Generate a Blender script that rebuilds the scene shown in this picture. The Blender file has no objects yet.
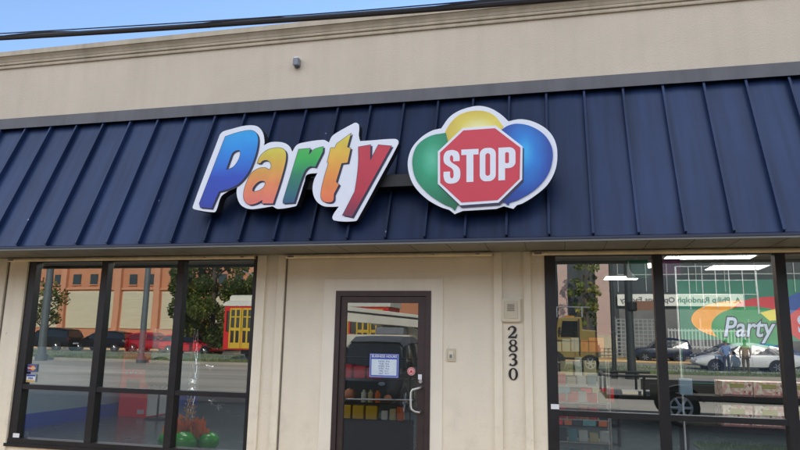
import bpy, bmesh, math, random
from mathutils import Vector, Matrix
from math import radians, sin, cos, pi
random.seed(7)
sc = bpy.context.scene
COL = sc.collection

BACK_PARTY = [(-3.221,3.646,1),(-3.19,3.674),(-3.114,3.693),(-2.947,3.722),(-2.825,3.709),(-2.759,3.645),(-2.731,3.54),(-2.738,3.505,1),(-2.672,3.533),(-2.567,3.531),(-2.503,3.511),(-2.459,3.475),(-2.433,3.426,1),(-2.39,3.491),(-2.323,3.512),(-2.119,3.528),(-2.06,3.499,1),(-2.035,3.555),(-1.983,3.594),(-1.833,3.67),(-1.795,3.681),(-1.765,3.654),(-1.763,3.552),(-1.75,3.496,1),(-1.663,3.496),(-1.414,3.499),(-1.377,3.48),(-1.378,3.443),(-1.562,3.089),(-1.739,2.758),(-1.768,2.724),(-1.976,2.735),(-1.995,2.773),(-1.936,2.867,1),(-1.994,2.866),(-2.095,2.878),(-2.171,2.939),(-2.205,3.035),(-2.195,3.133),(-2.163,3.201,1),(-2.272,3.186),(-2.292,3.12),(-2.359,2.894),(-2.393,2.879),(-2.551,2.863),(-2.607,2.89,1),(-2.715,2.876),(-2.841,2.869),(-2.927,2.902),(-2.974,2.963),(-2.995,3.044),(-2.989,3.104,1),(-3.102,3.046),(-3.16,3.002),(-3.199,2.87),(-3.223,2.848),(-3.44,2.884),(-3.462,2.908)]
P = [(-3.157,3.619,1),(-3.024,3.654),(-2.895,3.669),(-2.833,3.647),(-2.799,3.587),(-2.799,3.484),(-2.827,3.361),(-2.877,3.239),(-2.965,3.131),(-3.068,3.078),(-3.181,3.052,1),(-3.248,2.885,1),(-3.373,2.899,1),(-3.388,2.941,1)]
P_H = [(-2.997,3.466),(-3.057,3.448),(-3.085,3.384),(-3.12,3.274,1),(-3.046,3.3),(-2.995,3.371),(-2.98,3.438)]
a_ = [(-2.793,3.325,1),(-2.769,3.389),(-2.709,3.447),(-2.637,3.47),(-2.552,3.469),(-2.503,3.436),(-2.489,3.375),(-2.5,3.285),(-2.542,3.107),(-2.599,2.913,1),(-2.718,2.917,1),(-2.714,2.951,1),(-2.781,2.919),(-2.854,2.913),(-2.906,2.961),(-2.916,3.041),(-2.891,3.141),(-2.844,3.23),(-2.772,3.273),(-2.699,3.276),(-2.661,3.258),(-2.643,3.282),(-2.653,3.324),(-2.692,3.349),(-2.734,3.344),(-2.758,3.321,1)]
a_H = [(-2.702,3.135),(-2.753,3.139),(-2.803,3.101),(-2.821,3.05),(-2.779,3.044),(-2.723,3.068),(-2.696,3.105)]
r_ = [(-2.365,3.445,1),(-2.244,3.45,1),(-2.255,3.388,1),(-2.205,3.437),(-2.114,3.46,1),(-2.114,3.409,1),(-2.185,3.259,1),(-2.247,3.262),(-2.296,3.208),(-2.384,2.916,1),(-2.497,2.914,1),(-2.499,2.942,1)]
t_ = [(-1.838,3.577,1),(-1.979,3.483,1),(-1.997,3.441,1),(-2.037,3.445,1),(-2.068,3.305,1),(-2.055,3.29,1),(-2.095,3.139),(-2.119,2.99),(-2.098,2.928),(-2.033,2.906),(-1.991,2.924),(-1.986,2.986,1),(-1.939,3.078,1),(-1.97,3.105,1),(-1.921,3.282,1),(-1.862,3.286,1),(-1.836,3.428,1),(-1.871,3.442,1)]
y_ = [(-1.762,3.438,1),(-1.641,3.452,1),(-1.64,3.304,1),(-1.567,3.448,1),(-1.437,3.429,1),(-1.801,2.76,1),(-1.895,2.782,1),(-1.784,3.004,1),(-1.767,3.135),(-1.757,3.29)]
BACK_STOP = [(-0.97,3.576,1),(-0.896,3.678),(-0.809,3.734),(-0.698,3.765),(-0.613,3.769),(-0.515,3.739),(-0.42,3.672),(-0.357,3.605,1),(-0.254,3.619),(-0.137,3.588),(-0.022,3.51),(0.044,3.407),(0.064,3.284),(0.045,3.14),(-0.022,3.01),(-0.126,2.916),(-0.242,2.845),(-0.291,2.83,1),(-0.324,2.797,1),(-0.404,2.823,1),(-0.474,2.801,1),(-0.77,2.791,1),(-0.842,2.764,1),(-0.891,2.804,1),(-0.976,2.836),(-1.099,2.912),(-1.212,3.03),(-1.265,3.146),(-1.281,3.275),(-1.244,3.401),(-1.157,3.5),(-1.057,3.558)]
GREEN = [(-0.926,3.528,1),(-1.068,3.507),(-1.181,3.436),(-1.23,3.336),(-1.233,3.209),(-1.189,3.08),(-1.075,2.95),(-0.939,2.855),(-0.867,2.821),(-0.84,2.792,1),(-0.821,2.828,1),(-0.777,2.928,1),(-0.888,3.363,1)]
YELLOW = [(-0.949,3.385,1),(-0.94,3.516),(-0.871,3.637),(-0.772,3.708),(-0.613,3.723),(-0.492,3.675),(-0.401,3.556,1),(-0.524,3.345,1),(-0.796,3.359,1)]
BLUE = [(-0.424,3.522,1),(-0.361,3.561),(-0.279,3.575),(-0.161,3.544),(-0.047,3.461),(0.016,3.347),(0.023,3.234),(-0.02,3.094),(-0.125,2.968),(-0.273,2.877),(-0.352,2.85),(-0.364,2.824,1),(-0.395,2.852,1),(-0.456,2.881,1),(-0.39,3.338,1)]
OCT_W = [(-0.998,3.35,1),(-0.771,3.561,1),(-0.469,3.567,1),(-0.234,3.358,1),(-0.243,3.055,1),(-0.45,2.854,1),(-0.79,2.84,1),(-0.995,3.046,1)]
OCT_R = [(-0.977,3.339,1),(-0.763,3.538,1),(-0.477,3.542,1),(-0.254,3.348,1),(-0.264,3.063,1),(-0.458,2.877,1),(-0.778,2.865,1),(-0.973,3.054,1)]
STOP_BOXES = [[(-0.948,3.358),(-0.787,3.355),(-0.786,3.043),(-0.945,3.04)],[(-0.781,3.356),(-0.625,3.355),(-0.626,3.052),(-0.78,3.049)],[(-0.614,3.36),(-0.47,3.359),(-0.473,3.053),(-0.615,3.049)],[(-0.447,3.356),(-0.293,3.356),(-0.297,3.057),(-0.45,3.054)]]


# ------------------------------------------------------------------ materials
def newmat(name):
    m = bpy.data.materials.new(name); m.use_nodes = True
    n = m.node_tree.nodes; n.clear()
    out = n.new('ShaderNodeOutputMaterial')
    return m, n, m.node_tree.links, out

def M(name, col, rough=0.6, metal=0.0, var=0.12, scale=6.0, bump=0.0, bscale=60.0, streak=0.0, stretch=(1, 1, 1), spec=0.5, emis=0.0, grime=0.0):
    m, n, l, out = newmat(name)
    b = n.new('ShaderNodeBsdfPrincipled')
    b.inputs['Roughness'].default_value = rough
    b.inputs['Metallic'].default_value = metal
    b.inputs['Specular IOR Level'].default_value = spec
    tc = n.new('ShaderNodeTexCoord')
    mp = n.new('ShaderNodeMapping'); mp.inputs['Scale'].default_value = stretch
    l.new(tc.outputs['Object'], mp.inputs['Vector'])
    no = n.new('ShaderNodeTexNoise'); no.inputs['Scale'].default_value = scale
    no.inputs['Detail'].default_value = 6; no.inputs['Roughness'].default_value = 0.6
    l.new(mp.outputs['Vector'], no.inputs['Vector'])
    cr = n.new('ShaderNodeValToRGB')
    cr.color_ramp.elements[0].position = 0.3; cr.color_ramp.elements[1].position = 0.7
    a = [max(0, c * (1 - var)) for c in col]; z = [min(1, c * (1 + var)) for c in col]
    cr.color_ramp.elements[0].color = (*a, 1); cr.color_ramp.elements[1].color = (*z, 1)
    l.new(no.outputs['Fac'], cr.inputs['Fac'])
    last = cr.outputs['Color']
    if streak > 0:
        mp2 = n.new('ShaderNodeMapping'); mp2.inputs['Scale'].default_value = (3.5, 3.5, 0.22)
        l.new(tc.outputs['Object'], mp2.inputs['Vector'])
        n2 = n.new('ShaderNodeTexNoise'); n2.inputs['Scale'].default_value = 2.2; n2.inputs['Detail'].default_value = 5
        l.new(mp2.outputs['Vector'], n2.inputs['Vector'])
        r2 = n.new('ShaderNodeValToRGB'); r2.color_ramp.elements[0].position = 0.42; r2.color_ramp.elements[1].position = 0.72
        r2.color_ramp.elements[0].color = (1, 1, 1, 1); r2.color_ramp.elements[1].color = (1 - streak, 1 - streak, 1 - streak * 1.15, 1)
        l.new(n2.outputs['Fac'], r2.inputs['Fac'])
        mx = n.new('ShaderNodeMix'); mx.data_type = 'RGBA'; mx.blend_type = 'MULTIPLY'; mx.inputs[0].default_value = 1
        l.new(last, mx.inputs[6]); l.new(r2.outputs['Color'], mx.inputs[7]); last = mx.outputs[2]
    l.new(last, b.inputs['Base Color'])
    rr = n.new('ShaderNodeMapRange'); rr.inputs[3].default_value = max(0, rough - 0.08); rr.inputs[4].default_value = min(1, rough + 0.08)
    l.new(no.outputs['Fac'], rr.inputs[0]); l.new(rr.outputs[0], b.inputs['Roughness'])
    if emis:
        l.new(last, b.inputs['Emission Color']); b.inputs['Emission Strength'].default_value = emis
    if grime > 0:
        ge = n.new('ShaderNodeNewGeometry'); sz = n.new('ShaderNodeSeparateXYZ'); l.new(ge.outputs['Position'], sz.inputs[0])
        mg = n.new('ShaderNodeMapRange'); mg.inputs[1].default_value = 1.3; mg.inputs[2].default_value = 0.0; mg.inputs[3].default_value = 0.10; mg.inputs[4].default_value = 1.0; l.new(sz.outputs['Z'], mg.inputs[0])
        ng = n.new('ShaderNodeTexNoise'); ng.inputs['Scale'].default_value = 4.5; ng.inputs['Detail'].default_value = 9; ng.inputs['Roughness'].default_value = 0.7; l.new(ge.outputs['Position'], ng.inputs['Vector'])
        rg = n.new('ShaderNodeMapRange'); rg.inputs[1].default_value = 0.50; rg.inputs[2].default_value = 0.68; l.new(ng.outputs['Fac'], rg.inputs[0])
        mm_ = n.new('ShaderNodeMath'); mm_.operation = 'MULTIPLY'; l.new(mg.outputs[0], mm_.inputs[0]); l.new(rg.outputs[0], mm_.inputs[1])
        m3 = n.new('ShaderNodeMath'); m3.operation = 'MULTIPLY'; m3.inputs[1].default_value = grime; l.new(mm_.outputs[0], m3.inputs[0])
        mx2 = n.new('ShaderNodeMix'); mx2.data_type = 'RGBA'; mx2.inputs[7].default_value = (0.16, 0.14, 0.11, 1); l.new(m3.outputs[0], mx2.inputs[0]); l.new(last, mx2.inputs[6])
        vf = n.new('ShaderNodeTexNoise'); vf.inputs['Scale'].default_value = 26; vf.inputs['Detail'].default_value = 3; l.new(ge.outputs['Position'], vf.inputs['Vector'])
        rf = n.new('ShaderNodeMapRange'); rf.inputs[1].default_value = 0.735; rf.inputs[2].default_value = 0.76; rf.inputs[4].default_value = 0.6; l.new(vf.outputs['Fac'], rf.inputs[0])
        mx3 = n.new('ShaderNodeMix'); mx3.data_type = 'RGBA'; mx3.inputs[7].default_value = (0.20, 0.16, 0.11, 1); l.new(rf.outputs[0], mx3.inputs[0]); l.new(mx2.outputs[2], mx3.inputs[6])
        last = mx3.outputs[2]; l.new(last, b.inputs['Base Color'])
    if bump > 0:
        n3 = n.new('ShaderNodeTexNoise'); n3.inputs['Scale'].default_value = bscale; n3.inputs['Detail'].default_value = 4
        l.new(tc.outputs['Object'], n3.inputs['Vector'])
        bp = n.new('ShaderNodeBump'); bp.inputs['Strength'].default_value = bump; bp.inputs['Distance'].default_value = 0.01
        l.new(n3.outputs['Fac'], bp.inputs['Height']); l.new(bp.outputs['Normal'], b.inputs['Normal'])
    l.new(b.outputs[0], out.inputs[0])
    return m

def srgb(r, g, b):
    f = lambda c: (c / 255 / 12.92) if c / 255 <= 0.04045 else ((c / 255 + 0.055) / 1.055) ** 2.4
    return (f(r), f(g), f(b))

def grad(name, stops, rough=0.35, radial=None):
    """printed vinyl face: colour runs up the part (Generated Z) or outward from a point of the artwork"""
    m, n, l, out = newmat(name)
    b = n.new('ShaderNodeBsdfPrincipled'); b.inputs['Roughness'].default_value = rough
    tc = n.new('ShaderNodeTexCoord')
    cr = n.new('ShaderNodeValToRGB')
    while len(cr.color_ramp.elements) < len(stops): cr.color_ramp.elements.new(0.5)
    for e, (p, c) in zip(cr.color_ramp.elements, stops): e.position = p; e.color = (*c, 1)
    if radial:
        mp = n.new('ShaderNodeMapping'); mp.vector_type = 'POINT'
        cx, cz, sx, sz = radial
        mp.inputs['Location'].default_value = (-cx * sx, 0, -cz * sz); mp.inputs['Scale'].default_value = (sx, 0, sz)
        l.new(tc.outputs['Generated'], mp.inputs['Vector'])
        le = n.new('ShaderNodeVectorMath'); le.operation = 'LENGTH'
        l.new(mp.outputs['Vector'], le.inputs[0]); l.new(le.outputs['Value'], cr.inputs['Fac'])
    else:
        sp = n.new('ShaderNodeSeparateXYZ'); l.new(tc.outputs['Generated'], sp.inputs[0]); l.new(sp.outputs['Z'], cr.inputs['Fac'])
    nd = n.new('ShaderNodeTexNoise'); nd.inputs['Scale'].default_value = 5; nd.inputs['Detail'].default_value = 7; l.new(tc.outputs['Object'], nd.inputs['Vector'])
    rd_ = n.new('ShaderNodeMapRange'); rd_.inputs[1].default_value = .35; rd_.inputs[2].default_value = .7; rd_.inputs[3].default_value = 1.0; rd_.inputs[4].default_value = 0.84; l.new(nd.outputs['Fac'], rd_.inputs[0])
    mxd = n.new('ShaderNodeMix'); mxd.data_type = 'RGBA'; mxd.blend_type = 'MULTIPLY'; mxd.inputs[0].default_value = 1; l.new(cr.outputs['Color'], mxd.inputs[6]); l.new(rd_.outputs[0], mxd.inputs[7])
    l.new(mxd.outputs[2], b.inputs['Base Color']); l.new(b.outputs[0], out.inputs[0])
    return m

def glass(name, tint=(0.8, 0.85, 0.84), base=0.28, rough=0.0, wav=0.0):
    m, n, l, out = newmat(name)
    tr = n.new('ShaderNodeBsdfTransparent'); tr.inputs[0].default_value = (*tint, 1)
    gl = n.new('ShaderNodeBsdfGlossy'); gl.inputs['Roughness'].default_value = rough; gl.inputs['Color'].default_value = (0.97, 0.99, 0.97, 1)
    lw = n.new('ShaderNodeLayerWeight'); lw.inputs['Blend'].default_value = 0.35
    ma = n.new('ShaderNodeMath'); ma.operation = 'MULTIPLY_ADD'; ma.inputs[1].default_value = 0.6; ma.inputs[2].default_value = base
    l.new(lw.outputs['Fresnel'], ma.inputs[0])
    mx = n.new('ShaderNodeMixShader')
    l.new(ma.outputs[0], mx.inputs[0]); l.new(tr.outputs[0], mx.inputs[1]); l.new(gl.outputs[0], mx.inputs[2])
    if wav > 0:
        tc = n.new('ShaderNodeTexCoord'); no = n.new('ShaderNodeTexNoise'); no.inputs['Scale'].default_value = 1.6; no.inputs['Detail'].default_value = 1
        l.new(tc.outputs['Object'], no.inputs['Vector'])
        bp = n.new('ShaderNodeBump'); bp.inputs['Strength'].default_value = wav; bp.inputs['Distance'].default_value = 0.01
        l.new(no.outputs['Fac'], bp.inputs['Height']); l.new(bp.outputs['Normal'], gl.inputs['Normal'])
    l.new(mx.outputs[0], out.inputs[0])
    return m

def emit(name, col, s):
    m, n, l, out = newmat(name)
    e = n.new('ShaderNodeEmission'); e.inputs[0].default_value = (*col, 1); e.inputs[1].default_value = s
    l.new(e.outputs[0], out.inputs[0]); return m

MT = {}
MT['stucco'] = M('stucco', (0.605, 0.515, 0.40), 0.9, var=0.06, scale=1.3, bump=0.5, bscale=70, streak=0.05)
MT['panel'] = M('painted_panel', (0.775, 0.70, 0.56), 0.7, var=0.05, scale=1.7, bump=0.3, bscale=55, streak=0.03, grime=0.28)
MT['trim'] = M('painted_trim', (0.80, 0.725, 0.575), 0.6, var=0.05, scale=3, bump=0.15, bscale=30, streak=0.12, grime=0.4)
MT['surround'] = M('white_trim', (0.80, 0.74, 0.62), 0.55, var=0.04, scale=3, bump=0.06, bscale=30, streak=0.06)
MT['gap'] = M('dark_gap', (0.17, 0.15, 0.12), 0.9)
MT['cornice'] = M('cornice_paint', (0.50, 0.42, 0.31), 0.8, var=0.08, scale=2, bump=0.2, bscale=70, streak=0.2)
MT['flash'] = M('galvanised_flashing', (0.115, 0.112, 0.118), 0.55, metal=0.25, var=0.15, scale=3, bump=0.08, bscale=12, streak=0.2)
MT['soffit'] = M('soffit_metal', (0.19, 0.195, 0.185), 0.5, metal=0.2, var=0.1, scale=2)
MT['rail'] = M('shutter_rail', (0.74, 0.64, 0.47), 0.45, var=0.2, scale=9, stretch=(0.6, 1, 1))
MT['frame'] = M('black_aluminium', (0.017, 0.017, 0.019), 0.4, metal=0.3, var=0.2)
MT['bronze'] = M('bronze_door_frame', (0.055, 0.04, 0.04), 0.42, metal=0.4, var=0.15)
MT['white'] = M('white_plastic', (0.74, 0.75, 0.78), 0.45, var=0.03)
MT['signwhite'] = M('sign_white_face', (0.78, 0.80, 0.86), 0.35, var=0.03)
MT['signside'] = M('sign_black_return', (0.008, 0.008, 0.01), 0.5)
MT['ink'] = M('navy_drop_shadow', (0.02, 0.02, 0.06), 0.4)
MT['black'] = M('black_paint', (0.012, 0.012, 0.014), 0.4)
MT['beige'] = M('beige_plastic', (0.58, 0.52, 0.38), 0.5, var=0.04)
MT['beige2'] = M('beige_plastic_light', (0.70, 0.64, 0.5), 0.45, var=0.04)
MT['steel'] = M('brushed_steel', (0.6, 0.6, 0.6), 0.3, metal=0.9)
MT['grey'] = M('grey_housing', (0.2, 0.21, 0.23), 0.5)
MT['cable'] = M('black_cable', (0.01, 0.01, 0.013), 0.5)
MT['glass'] = glass('window_glass', (0.84, 0.88, 0.90), 0.31, 0.0, 0.03)
MT['doorglass'] = glass('door_glass', (0.78, 0.82, 0.84), 0.22, 0.0, 0.02)
# awning metal: standing seam, factory navy, dusty
def awning_mat():
    m, n, l, out = newmat('navy_standing_seam')
    b = n.new('ShaderNodeBsdfPrincipled'); b.inputs['Metallic'].default_value = 0.15; b.inputs['Roughness'].default_value = 0.42
    tc = n.new('ShaderNodeTexCoord')
    n1 = n.new('ShaderNodeTexNoise'); n1.inputs['Scale'].default_value = 1.1; n1.inputs['Detail'].default_value = 5
    l.new(tc.outputs['Object'], n1.inputs['Vector'])
    mp = n.new('ShaderNodeMapping'); mp.inputs['Scale'].default_value = (9, 0.6, 0.6); l.new(tc.outputs['Object'], mp.inputs['Vector'])
    n2 = n.new('ShaderNodeTexNoise'); n2.inputs['Scale'].default_value = 1.5; n2.inputs['Detail'].default_value = 6; l.new(mp.outputs[0], n2.inputs['Vector'])
    ad = n.new('ShaderNodeMath'); ad.operation = 'ADD'; l.new(n1.outputs['Fac'], ad.inputs[0]); l.new(n2.outputs['Fac'], ad.inputs[1])
    cr = n.new('ShaderNodeValToRGB'); cr.color_ramp.elements[0].position = 0.38; cr.color_ramp.elements[1].position = 0.62
    hf = n.new('ShaderNodeMath'); hf.operation = 'MULTIPLY'; hf.inputs[1].default_value = 0.5; l.new(ad.outputs[0], hf.inputs[0])
    l.new(hf.outputs[0], cr.inputs['Fac'])
    cr.color_ramp.elements[0].color = (0.006, 0.019, 0.060, 1); cr.color_ramp.elements[1].color = (0.017, 0.037, 0.108, 1)
    vo = n.new('ShaderNodeTexVoronoi'); vo.inputs['Scale'].default_value = 2.3; l.new(tc.outputs['Object'], vo.inputs['Vector'])
    lt = n.new('ShaderNodeMath'); lt.operation = 'LESS_THAN'; lt.inputs[1].default_value = 0.022; l.new(vo.outputs['Distance'], lt.inputs[0])
    mx = n.new('ShaderNodeMix'); mx.data_type = 'RGBA'; l.new(lt.outputs[0], mx.inputs[0]); l.new(cr.outputs[0], mx.inputs[6]); mx.inputs[7].default_value = (0.25, 0.27, 0.32, 1)
    # shade around the sign, painted in: middle of the run darker, ends full tone
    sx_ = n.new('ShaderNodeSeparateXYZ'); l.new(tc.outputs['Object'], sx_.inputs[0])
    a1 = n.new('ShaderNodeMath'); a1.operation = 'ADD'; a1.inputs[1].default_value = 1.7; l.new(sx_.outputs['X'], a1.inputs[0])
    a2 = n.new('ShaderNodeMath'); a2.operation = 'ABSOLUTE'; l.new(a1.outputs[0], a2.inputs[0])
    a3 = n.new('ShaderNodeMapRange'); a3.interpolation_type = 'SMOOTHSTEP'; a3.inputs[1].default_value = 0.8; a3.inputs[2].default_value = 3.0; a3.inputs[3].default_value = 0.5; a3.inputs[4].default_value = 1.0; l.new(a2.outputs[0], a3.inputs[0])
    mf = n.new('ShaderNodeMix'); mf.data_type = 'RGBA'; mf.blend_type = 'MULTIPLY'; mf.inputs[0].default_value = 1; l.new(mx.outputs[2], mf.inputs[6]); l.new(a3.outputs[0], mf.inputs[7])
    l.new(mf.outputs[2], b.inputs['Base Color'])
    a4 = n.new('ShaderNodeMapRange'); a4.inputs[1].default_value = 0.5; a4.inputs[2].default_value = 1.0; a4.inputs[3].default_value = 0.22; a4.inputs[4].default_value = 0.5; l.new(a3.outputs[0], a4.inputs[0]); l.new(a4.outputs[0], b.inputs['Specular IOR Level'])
    bp = n.new('ShaderNodeBump'); bp.inputs['Strength'].default_value = 0.45; bp.inputs['Distance'].default_value = 0.02
    l.new(n1.outputs['Fac'], bp.inputs['Height']); l.new(bp.outputs[0], b.inputs['Normal'])
    l.new(b.outputs[0], out.inputs[0]); return m
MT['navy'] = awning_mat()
MT['navydark'] = M('navy_seam_rib', (0.012, 0.018, 0.045), 0.5, metal=0.1)

# ------------------------------------------------------------------ mesh helpers
class MB:
    def __init__(s): s.v = []; s.f = []; s.m = []
    def add(s, vs, fs, mi=0):
        o = len(s.v); s.v += [tuple(v) for v in vs]; s.f += [tuple(i + o for i in f) for f in fs]; s.m += [mi] * len(fs)
    def box(s, x0, x1, y0, y1, z0, z1, mi=0, bev=0.0, rz=0.0):
        if bev > 0:
            bm = bmesh.new(); bmesh.ops.create_cube(bm, size=1)
            for v in bm.verts: v.co = Vector(((x0 + x1) / 2 + v.co.x * (x1 - x0), (y0 + y1) / 2 + v.co.y * (y1 - y0), (z0 + z1) / 2 + v.co.z * (z1 - z0)))
            bmesh.ops.bevel(bm, geom=bm.edges[:], offset=bev, segments=2, affect='EDGES')
            s.bm(bm, mi); return s
        vs = [(x0, y0, z0), (x1, y0, z0), (x1, y1, z0), (x0, y1, z0), (x0, y0, z1), (x1, y0, z1), (x1, y1, z1), (x0, y1, z1)]
        s.add(vs, [(0, 3, 2, 1), (4, 5, 6, 7), (0, 1, 5, 4), (1, 2, 6, 5), (2, 3, 7, 6), (3, 0, 4, 7)], mi); return s
    def bm(s, bm, mi=0):
        bm.verts.ensure_lookup_table(); bm.verts.index_update()
        s.add([v.co[:] for v in bm.verts], [tuple(v.index for v in f.verts) for f in bm.faces], mi); bm.free()
    def tube(s, pts, r, n=8, mi=0, cap=True):
        pts = [Vector(p) for p in pts]; rs = r if isinstance(r, (list, tuple)) else [r] * len(pts)
        rings = []; up = None
        for i, p in enumerate(pts):
            t = (pts[min(i + 1, len(pts) - 1)] - pts[max(i - 1, 0)]).normalized()
            if up is None: up = Vector((0, 0, 1)) if abs(t.z) < 0.9 else Vector((1, 0, 0))
            a = t.cross(up).normalized(); b = a.cross(t).normalized(); up = b
            rings.append([p + (a * cos(2 * pi * k / n) + b * sin(2 * pi * k / n)) * rs[i] for k in range(n)])
        vs = [q for ri in rings for q in ri]; fs = []
        for i in range(len(rings) - 1):
            for k in range(n): fs.append((i * n + k, (i + 1) * n + k, (i + 1) * n + (k + 1) % n, i * n + (k + 1) % n))
        if cap: fs += [tuple(range(n)), tuple(range((len(rings) - 1) * n + n - 1, (len(rings) - 1) * n - 1, -1))]
        s.add(vs, fs, mi); return s
    def lathe(s, prof, c=(0, 0, 0), n=24, axis='z', mi=0):
        """profile [(r, h)] around the axis"""
        vs = []; fs = []
        for r, h in prof:
            for k in range(n):
                a = 2 * pi * k / n; x, y = r * cos(a), r * sin(a)
                q = {'z': (x, y, h), 'y': (x, h, y), 'x': (h, x, y)}[axis]
                vs.append((c[0] + q[0], c[1] + q[1], c[2] + q[2]))
        for i in range(len(prof) - 1):
            for k in range(n): fs.append((i * n + k, i * n + (k + 1) % n, (i + 1) * n + (k + 1) % n, (i + 1) * n + k))
        s.add(vs, fs, mi); return s
    def prism_y(s, poly, y0, y1, mi=0):
        n = len(poly); vs = [(x, y0, z) for x, z in poly] + [(x, y1, z) for x, z in poly]
        s.add(vs, [tuple(range(n - 1, -1, -1)), tuple(range(n, 2 * n))] + [(i, (i + 1) % n, n + (i + 1) % n, n + i) for i in range(n)], mi); return s
    def prism_x(s, poly, x0, x1, mi=0):
        n = len(poly); vs = [(x0, y, z) for y, z in poly] + [(x1, y, z) for y, z in poly]
        s.add(vs, [tuple(range(n)), tuple(range(2 * n - 1, n - 1, -1))] + [(i, n + i, n + (i + 1) % n, (i + 1) % n) for i in range(n)], mi); return s
    def ball(s, c, r, seg=20, rings=12, sc=(1, 1, 1), mi=0):
        bm = bmesh.new(); bmesh.ops.create_uvsphere(bm, u_segments=seg, v_segments=rings, radius=r)
        for v in bm.verts: v.co = Vector((c[0] + v.co.x * sc[0], c[1] + v.co.y * sc[1], c[2] + v.co.z * sc[2]))
        s.bm(bm, mi); return s

def worldloc(o):
    v = Vector((0, 0, 0))
    while o is not None: v += o.location; o = o.parent
    return v

def obj(name, mb, mats, parent=None, local=False, smooth=False, kind=None, label=None, cat=None, group=None, bevel=0.0, recalc=True):
    if not isinstance(mats, (list, tuple)): mats = [mats]
    me = bpy.data.meshes.new(name)
    off = worldloc(parent) if (parent is not None and not local) else Vector((0, 0, 0))
    if parent is None and not local and mb.v:
        lo = [min(v[i] for v in mb.v) for i in range(3)]; hi = [max(v[i] for v in mb.v) for i in range(3)]
        base = Vector(((lo[0] + hi[0]) / 2, (lo[1] + hi[1]) / 2, lo[2]))
        if kind in ('structure', 'stuff'): base = Vector((0, 0, 0))
    else: base = Vector((0, 0, 0))
    me.from_pydata([Vector(v) - off - base for v in mb.v], [], mb.f)
    for m in mats: me.materials.append(m)
    for p, mi in zip(me.polygons, mb.m): p.material_index = mi
    if recalc:
        bm = bmesh.new(); bm.from_mesh(me); bmesh.ops.recalc_face_normals(bm, faces=bm.faces[:]); bm.to_mesh(me); bm.free()
    o = bpy.data.objects.new(name, me); COL.objects.link(o)
    o.location = base
    if parent is not None: o.parent = parent
    if smooth:
        for p in me.polygons: p.use_smooth = True
        me.set_sharp_from_angle(angle=radians(40))
    if bevel > 0:
        b = o.modifiers.new('Bevel', 'BEVEL'); b.width = bevel; b.segments = 2; b.limit_method = 'ANGLE'
    tag(o, label, cat, group, kind)
    return o

def tag(o, label=None, cat=None, group=None, kind=None):
    if label: o['label'] = label
    if cat: o['category'] = cat
    if group: o['group'] = group
    if kind: o['kind'] = kind
    return o

def thing(name, loc, label, cat, group=None, rz=0.0):
    o = bpy.data.objects.new(name, None); COL.objects.link(o); o.location = loc; o.rotation_euler = (0, 0, rz)
    o.empty_display_size = 0.2
    return tag(o, label, cat, group)

def copy_tree(o, parent=None):
    c = o.copy(); COL.objects.link(c)
    if parent is not None: c.parent = parent
    for ch in list(o.children): copy_tree(ch, c)
    return c

def smooth_loop(pts, sub=6):
    n = len(pts); out = []
    tan = []
    for i, p in enumerate(pts):
        if len(p) > 2: tan.append(None)
        else:
            a, b = pts[i - 1], pts[(i + 1) % n]; tan.append(((b[0] - a[0]) / 2, (b[1] - a[1]) / 2))
    for i in range(n):
        p, q = pts[i], pts[(i + 1) % n]; t0, t1 = tan[i], tan[(i + 1) % n]
        d = (q[0] - p[0], q[1] - p[1])
        if t0 is None and t1 is None: out.append((p[0], p[1])); continue
        L = math.hypot(*d)
        def lim(t):
            if t is None: return d
            m = math.hypot(*t)
            return (t[0] / m * L, t[1] / m * L) if m > 1e-9 else (0, 0)
        a, b = lim(t0), lim(t1)
        for k in range(sub):
            u = k / sub; h1 = 2 * u**3 - 3 * u**2 + 1; h2 = -2 * u**3 + 3 * u**2; h3 = u**3 - 2 * u**2 + u; h4 = u**3 - u**2
            out.append((h1 * p[0] + h2 * q[0] + h3 * a[0] + h4 * b[0], h1 * p[1] + h2 * q[1] + h3 * a[1] + h4 * b[1]))
    return out

def curve_mesh(loops, depth):
    """filled outline (with holes) in local x,y, extruded 0..depth toward +z; returned rotated so it stands in the xz plane facing -y"""
    cu = bpy.data.curves.new('outline', 'CURVE'); cu.dimensions = '2D'; cu.fill_mode = 'BOTH' if depth > 0 else 'FRONT'; cu.extrude = depth / 2
    for lp in loops:
        sp = cu.splines.new('POLY'); sp.points.add(len(lp) - 1); sp.use_cyclic_u = True
        for i, p in enumerate(lp): sp.points[i].co = (p[0], p[1], 0, 1)
    return _curve_to_mb(cu, depth)

def _curve_to_mb(cu, depth):
    o = bpy.data.objects.new('tmp_outline', cu); COL.objects.link(o)
    bpy.context.view_layer.update()
    dg = bpy.context.evaluated_depsgraph_get()
    me = bpy.data.meshes.new_from_object(o.evaluated_get(dg))
    mb = MB(); mb.add([(v.co.x, -(v.co.z + depth / 2), v.co.y) for v in me.vertices], [tuple(p.vertices) for p in me.polygons])
    bpy.data.objects.remove(o); bpy.data.curves.remove(cu); bpy.data.meshes.remove(me)
    return mb

def text_mb(s, size, depth=0.002, shear=0.0, align='CENTER', sx=1.0, bold=0.0):
    cu = bpy.data.curves.new('lettering', 'FONT'); cu.body = s; cu.size = size; cu.extrude = depth / 2; cu.shear = shear
    cu.align_x = align; cu.align_y = 'CENTER'; cu.offset = bold; cu.resolution_u = 4
    mb = _curve_to_mb(cu, depth)
    mb.v = [(x * sx, y, z) for x, y, z in mb.v]
    return mb

def move(mb, dx=0, dy=0, dz=0, mirror=False, ry=0):
    if mirror: mb.v = [(-x, -y, z) for x, y, z in mb.v]
    mb.v = [(x + dx, y + dy, z + dz) for x, y, z in mb.v]; return mb

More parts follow.
